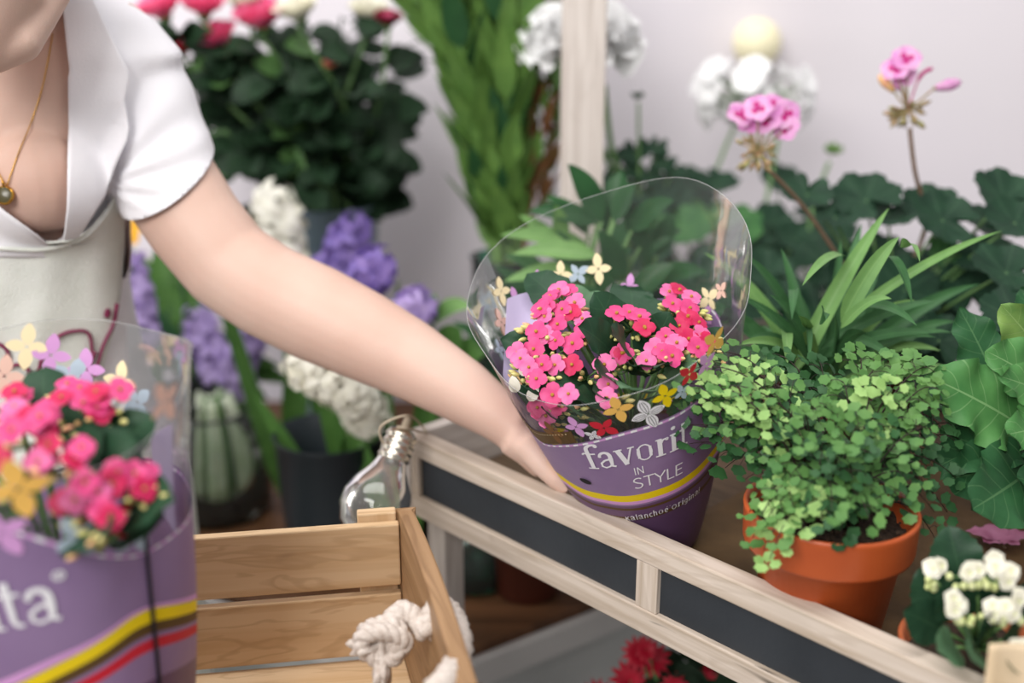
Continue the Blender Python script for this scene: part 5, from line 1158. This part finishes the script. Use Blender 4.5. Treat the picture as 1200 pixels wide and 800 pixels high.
# the other arm, hanging down and bent to the crate
sh2 = V((-.63, 1.195, 1.17)); el2 = V((-.74, 1.12, .93)); wr2 = V((-.60, .93, .78))
mb.tube([sh2, lerp(sh2, el2, .5), el2, lerp(el2, wr2, .3), lerp(el2, wr2, .7), wr2], [.045, .044, .038, .038, .03, .024], 20)
def hand(w, d, nrm, fingers, thumb, s=1):
    w = V(w); d = V(d).normalized(); nrm = V(nrm).normalized(); side = d.cross(nrm).normalized()
    for i in range(5):
        o = (i-2)*.0165*s; mb.tube([w+side*o*.45, w+d*.04*s+side*o*.9, w+d*.085*s+side*o], [.013*s, .0135*s, .0105*s], 12)
    return side
# hand holding the pot from its left: palm behind the sleeve, fingers curling under it
wp = arm_pts[-1]; pc1 = B1
hp = [(606, 505, 1.10), (622, 522, 1.085), (640, 545, 1.085)]
for o, dz in ((-.017, 0), (0, .002), (.017, 0)):
    mb.tube([P(600, 502, 1.10)+V((0, o*.6, -abs(o)*.3)), P(620, 522, 1.10)+V((0, o*.9+.004, 0)), P(640, 545, 1.10)+V((0, o*1.1+.01, 0))], [.018, .0165, .014], 14)
# thumb: along the near side of the pot
mb.tube([P(615, 520, 1.08), P(636, 545, 1.068), P(652, 562, 1.062), P(668, 573, 1.060)], [.0135, .0115, .0098, .0082], 12)
# four fingers curling round the back of the pot
aY = [0, .017, .033, .047]
for i in range(4):
    z0 = .013*(1.5-i); b0 = P(640, 542, 1.115)+V((0, .012, z0)); L = (.9, 1.0, .95, .78)[i]
    axp = cone1.B+cone1.ax*((b0.z-cone1.B.z)/cone1.ax.z); rr = cone1.r((b0.z-cone1.B.z)/cone1.ax.z)+.0105
    th = math.atan2(b0.y-axp.y, b0.x-axp.x); pts = [b0]; cur = math.atan2(math.sin(th), math.cos(th))
    if cur < 0: cur += 2*PI
    for k in range(1, 6):
        a = cur-k*.30*L; pts.append(V((axp.x+rr*math.cos(a), axp.y+rr*math.sin(a), b0.z-.002*k)))
    mb.tube(pts, [.0098, .0096, .009, .0085, .008, .0065], 12)
# second hand resting on the crate rim
w2 = wr2; d2 = V((.75, -.62, -.28)).normalized(); n2 = V((0, 0, 1)); s2 = d2.cross(n2).normalized()
for i in range(4):
    o = (i-1.5)*.017; L = (.07, .078, .074, .058)[i]; a = w2+d2*.085+s2*o
    mb.tube([w2+s2*o*.5, w2+d2*.045+s2*o*.85, a], [.015, .0145, .0105], 12); mb.tube([a, a+d2*L*.4+V((0, 0, -.006)), a+d2*L*.75+V((0, 0, -.018)), a+d2*L+V((0, 0, -.032))], [.0098, .009, .0082, .0066], 10)
mb.tube([w2+s2*-.012+d2*.02, w2+s2*-.035+d2*.045, w2+s2*-.045+d2*.07, w2+s2*-.046+d2*.09], [.013, .0115, .0098, .0078], 12)
# legs
for s in (-1, 1):
    x = -.55+s*.08; mb.tube([V((x, 1.21, .74)), V((x, 1.21, .6)), V((x, 1.205, .30)), V((x, 1.22, .05)), V((x, 1.225, -.14))], [.085, .08, .052, .05, .033], 20)
    mb.tube([V((x, 1.245, -.165)), V((x, 1.18, -.17)), V((x, 1.08, -.178))], [(.034, .03), (.038, .026), (.032, .016)], 16)
me = remesh(mb, 'body', 'skin', .0034, 5)
body = linkmesh(me, 'body', per); body['label'] = 'bare skin of neck, chest, arm and hand'
# shirt
mb = MB(); ellsec(mb, TOR[1:], .008)
mb.sphere((-.575, 1.115, 1.075), .060, 0, 20, 14); mb.sphere((-.465, 1.115, 1.075), .060, 0, 20, 14)
SL = [(95, 30, 1.19, 58), (140, 70, 1.18, 62), (165, 130, 1.175, 66), (193, 205, 1.17, 64), (212, 245, 1.17, 64), (228, 270, 1.17, 64)]
mb.tube([P(x, y, d) for x, y, d, r in SL], [k_(r, d) for x, y, d, r in SL], 28)
mb.tube([sh2+V((.03, 0, .01)), sh2, lerp(sh2, el2, .5), lerp(sh2, el2, .62)], [.05, .055, .056, .056], 24)
me = remesh(mb, 'shirt', 'shirt_cloth', .0042, 8)
bm = bmesh.new(); bm.from_mesh(me)
def cut(bm, co, no, test=lambda c: True):
    # plane cut, deleting what lies beyond the plane where test holds
    r = bmesh.ops.bisect_plane(bm, geom=list(bm.verts)+list(bm.edges)+list(bm.faces), plane_co=co, plane_no=no)
    dl = [f for f in bm.faces if (f.calc_center_median()-V(co)).dot(V(no)) > 0 and test(f.calc_center_median())]
    bmesh.ops.delete(bm, geom=dl, context='FACES')
ha = P(193, 213, 1.17); hd = (P(205, 245, 1.17)-P(180, 180, 1.17)).normalized()
# hem plane seen nearly edge on: through (243,180) and (143,243)
e1_ = (P(243, 181, 1.17)-P(143, 243, 1.17)).normalized(); e2_ = (ray(193, 213)+V((0, 0, -.10))).normalized(); hn = e1_.cross(e2_).normalized()
hn = (P(243, 181, 1.17)-P(143, 243, 1.17)).cross(P(203, 240, 1.112)-P(143, 243, 1.17)).normalized(); ha = P(143, 243, 1.17)
if hn.dot(hd) < 0: hn = -hn
cut(bm, ha, hn, lambda c: (c-P(205, 235, 1.17)).length < .12 and proj(c)[0] > 139)
e2n = (el2-sh2).normalized(); cut(bm, lerp(sh2, el2, .52), e2n, lambda c: (c-lerp(sh2, el2, .6)).length < .1)
cut(bm, V((0, 0, 1.238)), V((0, 0, 1)), lambda c: (c-V((-.488, 1.2, 1.24))).length < .075)
VP = [(76, -60), (87, 60), (93, 100), (93, 200), (84, 272), (66, 283), (50, 282), (20, 260), (0, 244), (-60, 200), (-100, 90), (-100, -60)]
def inpoly(x, y, poly):
    c = False; n = len(poly)
    for i in range(n):
        x1, y1 = poly[i]; x2, y2 = poly[(i+1) % n]
        if (y1 > y) != (y2 > y) and x < (x2-x1)*(y-y1)/(y2-y1)+x1: c = not c
    return c
bm.normal_update()
dl = [f for f in bm.faces if f.calc_center_median().y < 1.2 and inpoly(*proj(f.calc_center_median())[:2], VP)]
bmesh.ops.delete(bm, geom=dl, context='FACES')
# soft folds, radiating from the armpit
for v in bm.verts:
    x, y, d = proj(v.co)
    if x > 90 and y < 250:
        a = math.atan2(y-215, x-120); r = math.hypot(x-120, y-215)
        f = .0026*math.sin(a*13+.8*math.sin(r*.02))*math.exp(-((r-75)/60)**2)+.0016*noise.noise(v.co*22)
    else: f = .003*noise.noise(v.co*14)
    v.co += v.normal*f*min(1, abs((v.co-ha).dot(hn))/.02)
bm.to_mesh(me); bm.free()
sbvh = BVHTree.FromPolygons([v.co.copy() for v in me.vertices], [list(p.vertices) for p in me.polygons])
# undivided shell for laying collar and apron on
mb = MB(); ellsec(mb, TOR[1:], .009); mb.sphere((-.575, 1.115, 1.075), .061, 0, 20, 14); mb.sphere((-.465, 1.115, 1.075), .061, 0, 20, 14)
mb.tube([P(x, y, d) for x, y, d, r in SL], [k_(r, d)+.001 for x, y, d, r in SL], 28)
mt = MB(); ellsec(mt, TOR[1:], .009); mt.sphere((-.575, 1.115, 1.075), .061, 0, 20, 14); mt.sphere((-.465, 1.115, 1.075), .061, 0, 20, 14)
me3 = remesh(mt, 'tmp', 'shirt_cloth', .006, 30); tshell = BVHTree.FromPolygons([v.co.copy() for v in me3.vertices], [list(p.vertices) for p in me3.polygons]); bpy.data.meshes.remove(me3)
me2 = remesh(mb, 'tmp', 'shirt_cloth', .006, 14); shell = BVHTree.FromPolygons([v.co.copy() for v in me2.vertices], [list(p.vertices) for p in me2.polygons]); bpy.data.meshes.remove(me2)
shirt = linkmesh(me, 'shirt', per); sm = shirt.modifiers.new('solid', 'SOLIDIFY'); sm.thickness = .0016; sm.offset = 0
def hit(px, py, off, bv=None):
    d = ray(px, py).normalized(); h = (bv or shell).ray_cast(CAM, d)
    if h[0] is None: return None
    return h[0]+(h[1]*.4-d*.6).normalized()*off
def drape(rows, nx, ny, off, name, mat, solid=.0016, fold=0, parent=None, bv=None, edge=0):
    y0, y1 = rows[0][0], rows[-1][0]; last = [None]
    def fn(u, v):
        y = lerp(y0, y1, v); xl, xr = interp(rows, y); x = lerp(xl, xr, u); o = off+fold*noise.noise(V((x*.02, y*.012, 3)))
        p = hit(x, y, o, bv)
        if p is None:
            dl = last[0]; p = P(x, y, dl)
        else: last[0] = proj(p)[2]
        if edge: p = p-ray(x, y).normalized()*edge*u**2
        return p
    mb = MB(); last[0] = 1.12; mb.grid(nx, ny, fn); return mb.build(name, mat, parent or per, True, solid=solid)
col = drape([(-40, 64, 96), (0, 72, 108), (40, 77, 128), (84, 82, 150), (92, 80, 151), (118, 80, 146), (150, 80, 152), (165, 79, 150), (200, 78, 135), (240, 77, 112), (270, 74, 92), (287, 70, 80)], 14, 110, .006, 'collar', 'shirt_cloth', .0022, .004, edge=.010)
drape([(180, -140, -66), (200, -140, -46), (230, -140, -10), (246, -140, 8), (262, -140, 30), (276, -140, 48), (288, -130, 62), (300, -120, 66)], 20, 24, .008, 'collar', 'shirt_cloth', .0022, .001)
# hem band of the sleeve
# apron bib, wrapped round the body and continued down to the knees
ap_rows = [(222, 133, 138), (236, 125, 139), (250, 115, 140), (264, 103, 141), (275, 84, 141), (282, 40, 141), (287, -160, 141), (300, -158, 140), (340, -150, 137), (380, -145, 131), (420, -140, 120), (470, -138, 110), (560, -150, 112), (700, -170, 130)]
apron = drape(ap_rows, 44, 150, .010, 'apron', 'apron_cloth', .002, .008, bv=tshell)
mb = MB()
for k in range(1): ellsec(mb, [(.15, -.55, 1.20, .18, .125), (.4, -.55, 1.20, .178, .125), (.6, -.55, 1.205, .176, .125), (.70, -.55, 1.205, .175, .122), (.78, -.55, 1.20, .162, .112)])
mb.f = mb.f[:-2]; mb.m = mb.m[:-2]; mb.uv = mb.uv[:-2]; mb.build('apron_skirt', 'apron_cloth', per, True, solid=.002)
mb = MB()
pn = [[(-40, 468), (-10, 440), (20, 425), (34, 432), (38, 455)], [(42, 455), (50, 415), (68, 392), (92, 386), (103, 394), (104, 420), (96, 455)], [(132, 355), (128, 380), (117, 405), (108, 440)], [(120, 362), (122, 366), (119, 370)], [(108, 410), (98, 432), (88, 455)], [(-40, 420), (-10, 400), (10, 410), (4, 440)]]
for q_ in pn:
    pts = [hit(x, y, .0135, tshell) for x, y in q_]
    if all(p is not None for p in pts): mb.tube(catmull(pts, 6), (.0034 if len(q_) == 3 else .0021), 6)
mb.build('printed_script', 'apron_print', apron)
pts = [hit(x, y, .0115, tshell) for x, y in ((-60, 289), (0, 289), (50, 288), (88, 277), (106, 264), (119, 247), (130, 229))]; pts = [p for p in pts if p is not None]
mb = MB(); mb.tube(catmull(pts, 8), (.0022), 8); mb.build('hem', 'apron_cloth', apron)
# necklace
bb_ = BVHTree.FromPolygons([v.co.copy()+ORG[per] for v in body.data.vertices], [list(p.vertices) for p in body.data.polygons])
mb = MB(); pts = [hit(x, y, .0022, bb_) for x, y in ((62, 40), (56, 75), (48, 110), (36, 145), (24, 175), (13, 205), (8, 216), (-2, 200), (-25, 150), (-45, 100))]; pts = [p for p in pts if p is not None]
if len(pts) > 2:
    cp = catmull(pts, 10)
    for a_, b_ in zip(cp, cp[1:]): mb.sphere((a_+b_)/2, .0008, 0, 6, 4)
    mb.tube(cp, .0006, 5)
mb.build('necklace', 'gold', per)
pp = hit(7, 228, .005, bb_) or P(7, 228, 1.1); mb = MB(); nv = TOCAM
mb.lathe(pp, [(0, -.002), (.0085, -.002), (.0095, 0), (.0088, .0018), (.0075, .0022)], 24, 0, nv); mb.lathe(pp, [(.0075, .0018), (.005, .0028), (0, .0032)], 24, 1, nv); mb.tube([pp+V((0, 0, .009)), pp+V((0, 0, .014))], .0012, 6, 0); mb.build('pendant', ['gold', 'pendant_stone'], per)
# face details, hair, trousers, shoes (outside the picture, seen only from other positions)
for s in (-1, 1):
    mb = MB(); mb.sphere(hc+V((s*.030, -.062, .012)), .0125, 0, 14, 10, (1, .7, .8)); mb.sphere(hc+V((s*.030, -.0705, .010)), .0055, 1, 10, 8, (1, .4, 1)); mb.build('eye', ['petal_purewhite', 'hair'], per)
mb = MB(); mb.tube([hc+V((-.018, -.0825, -.053)), hc+V((0, -.0895, -.053)), hc+V((.018, -.0825, -.053))], [.003, .005, .003], 8); mb.build('lips', 'petal_faded', per)
mb = MB()
mb.sphere(hc+V((0, .034, .045)), .093, 0, 30, 20, (.92, 1.04, 1.05)); mb.sphere(hc+V((0, .135, .03)), .042, 0, 20, 14, (1, .9, 1))
mb.build('hair', 'hair', per)
mb = MB()
for s in (-1, 1):
    x = -.55+s*.08; mb.tube([V((x, 1.21, .72)), V((x, 1.21, .6)), V((x, 1.205, .30)), V((x, 1.22, .05)), V((x, 1.225, -.10))], [.091, .087, .064, .060, .055], 24)
mb.build('trousers', 'trouser_cloth', per)
for s in (-1, 1):
    mb = MB(); x = -.55+s*.08; mb.tube([V((x, 1.265, -.162)), V((x, 1.24, -.160)), V((x, 1.16, -.165)), V((x, 1.09, -.176)), V((x, 1.065, -.18))], [(.03, .03), (.040, .036), (.043, .032), (.037, .022), (.02, .014)], 18); mb.build('shoe', 'white_paint', per)
# ------------------------------------------------------------------ finish
tag(post, 'pale whitewashed wooden post rising behind the centre bouquet', 'post')
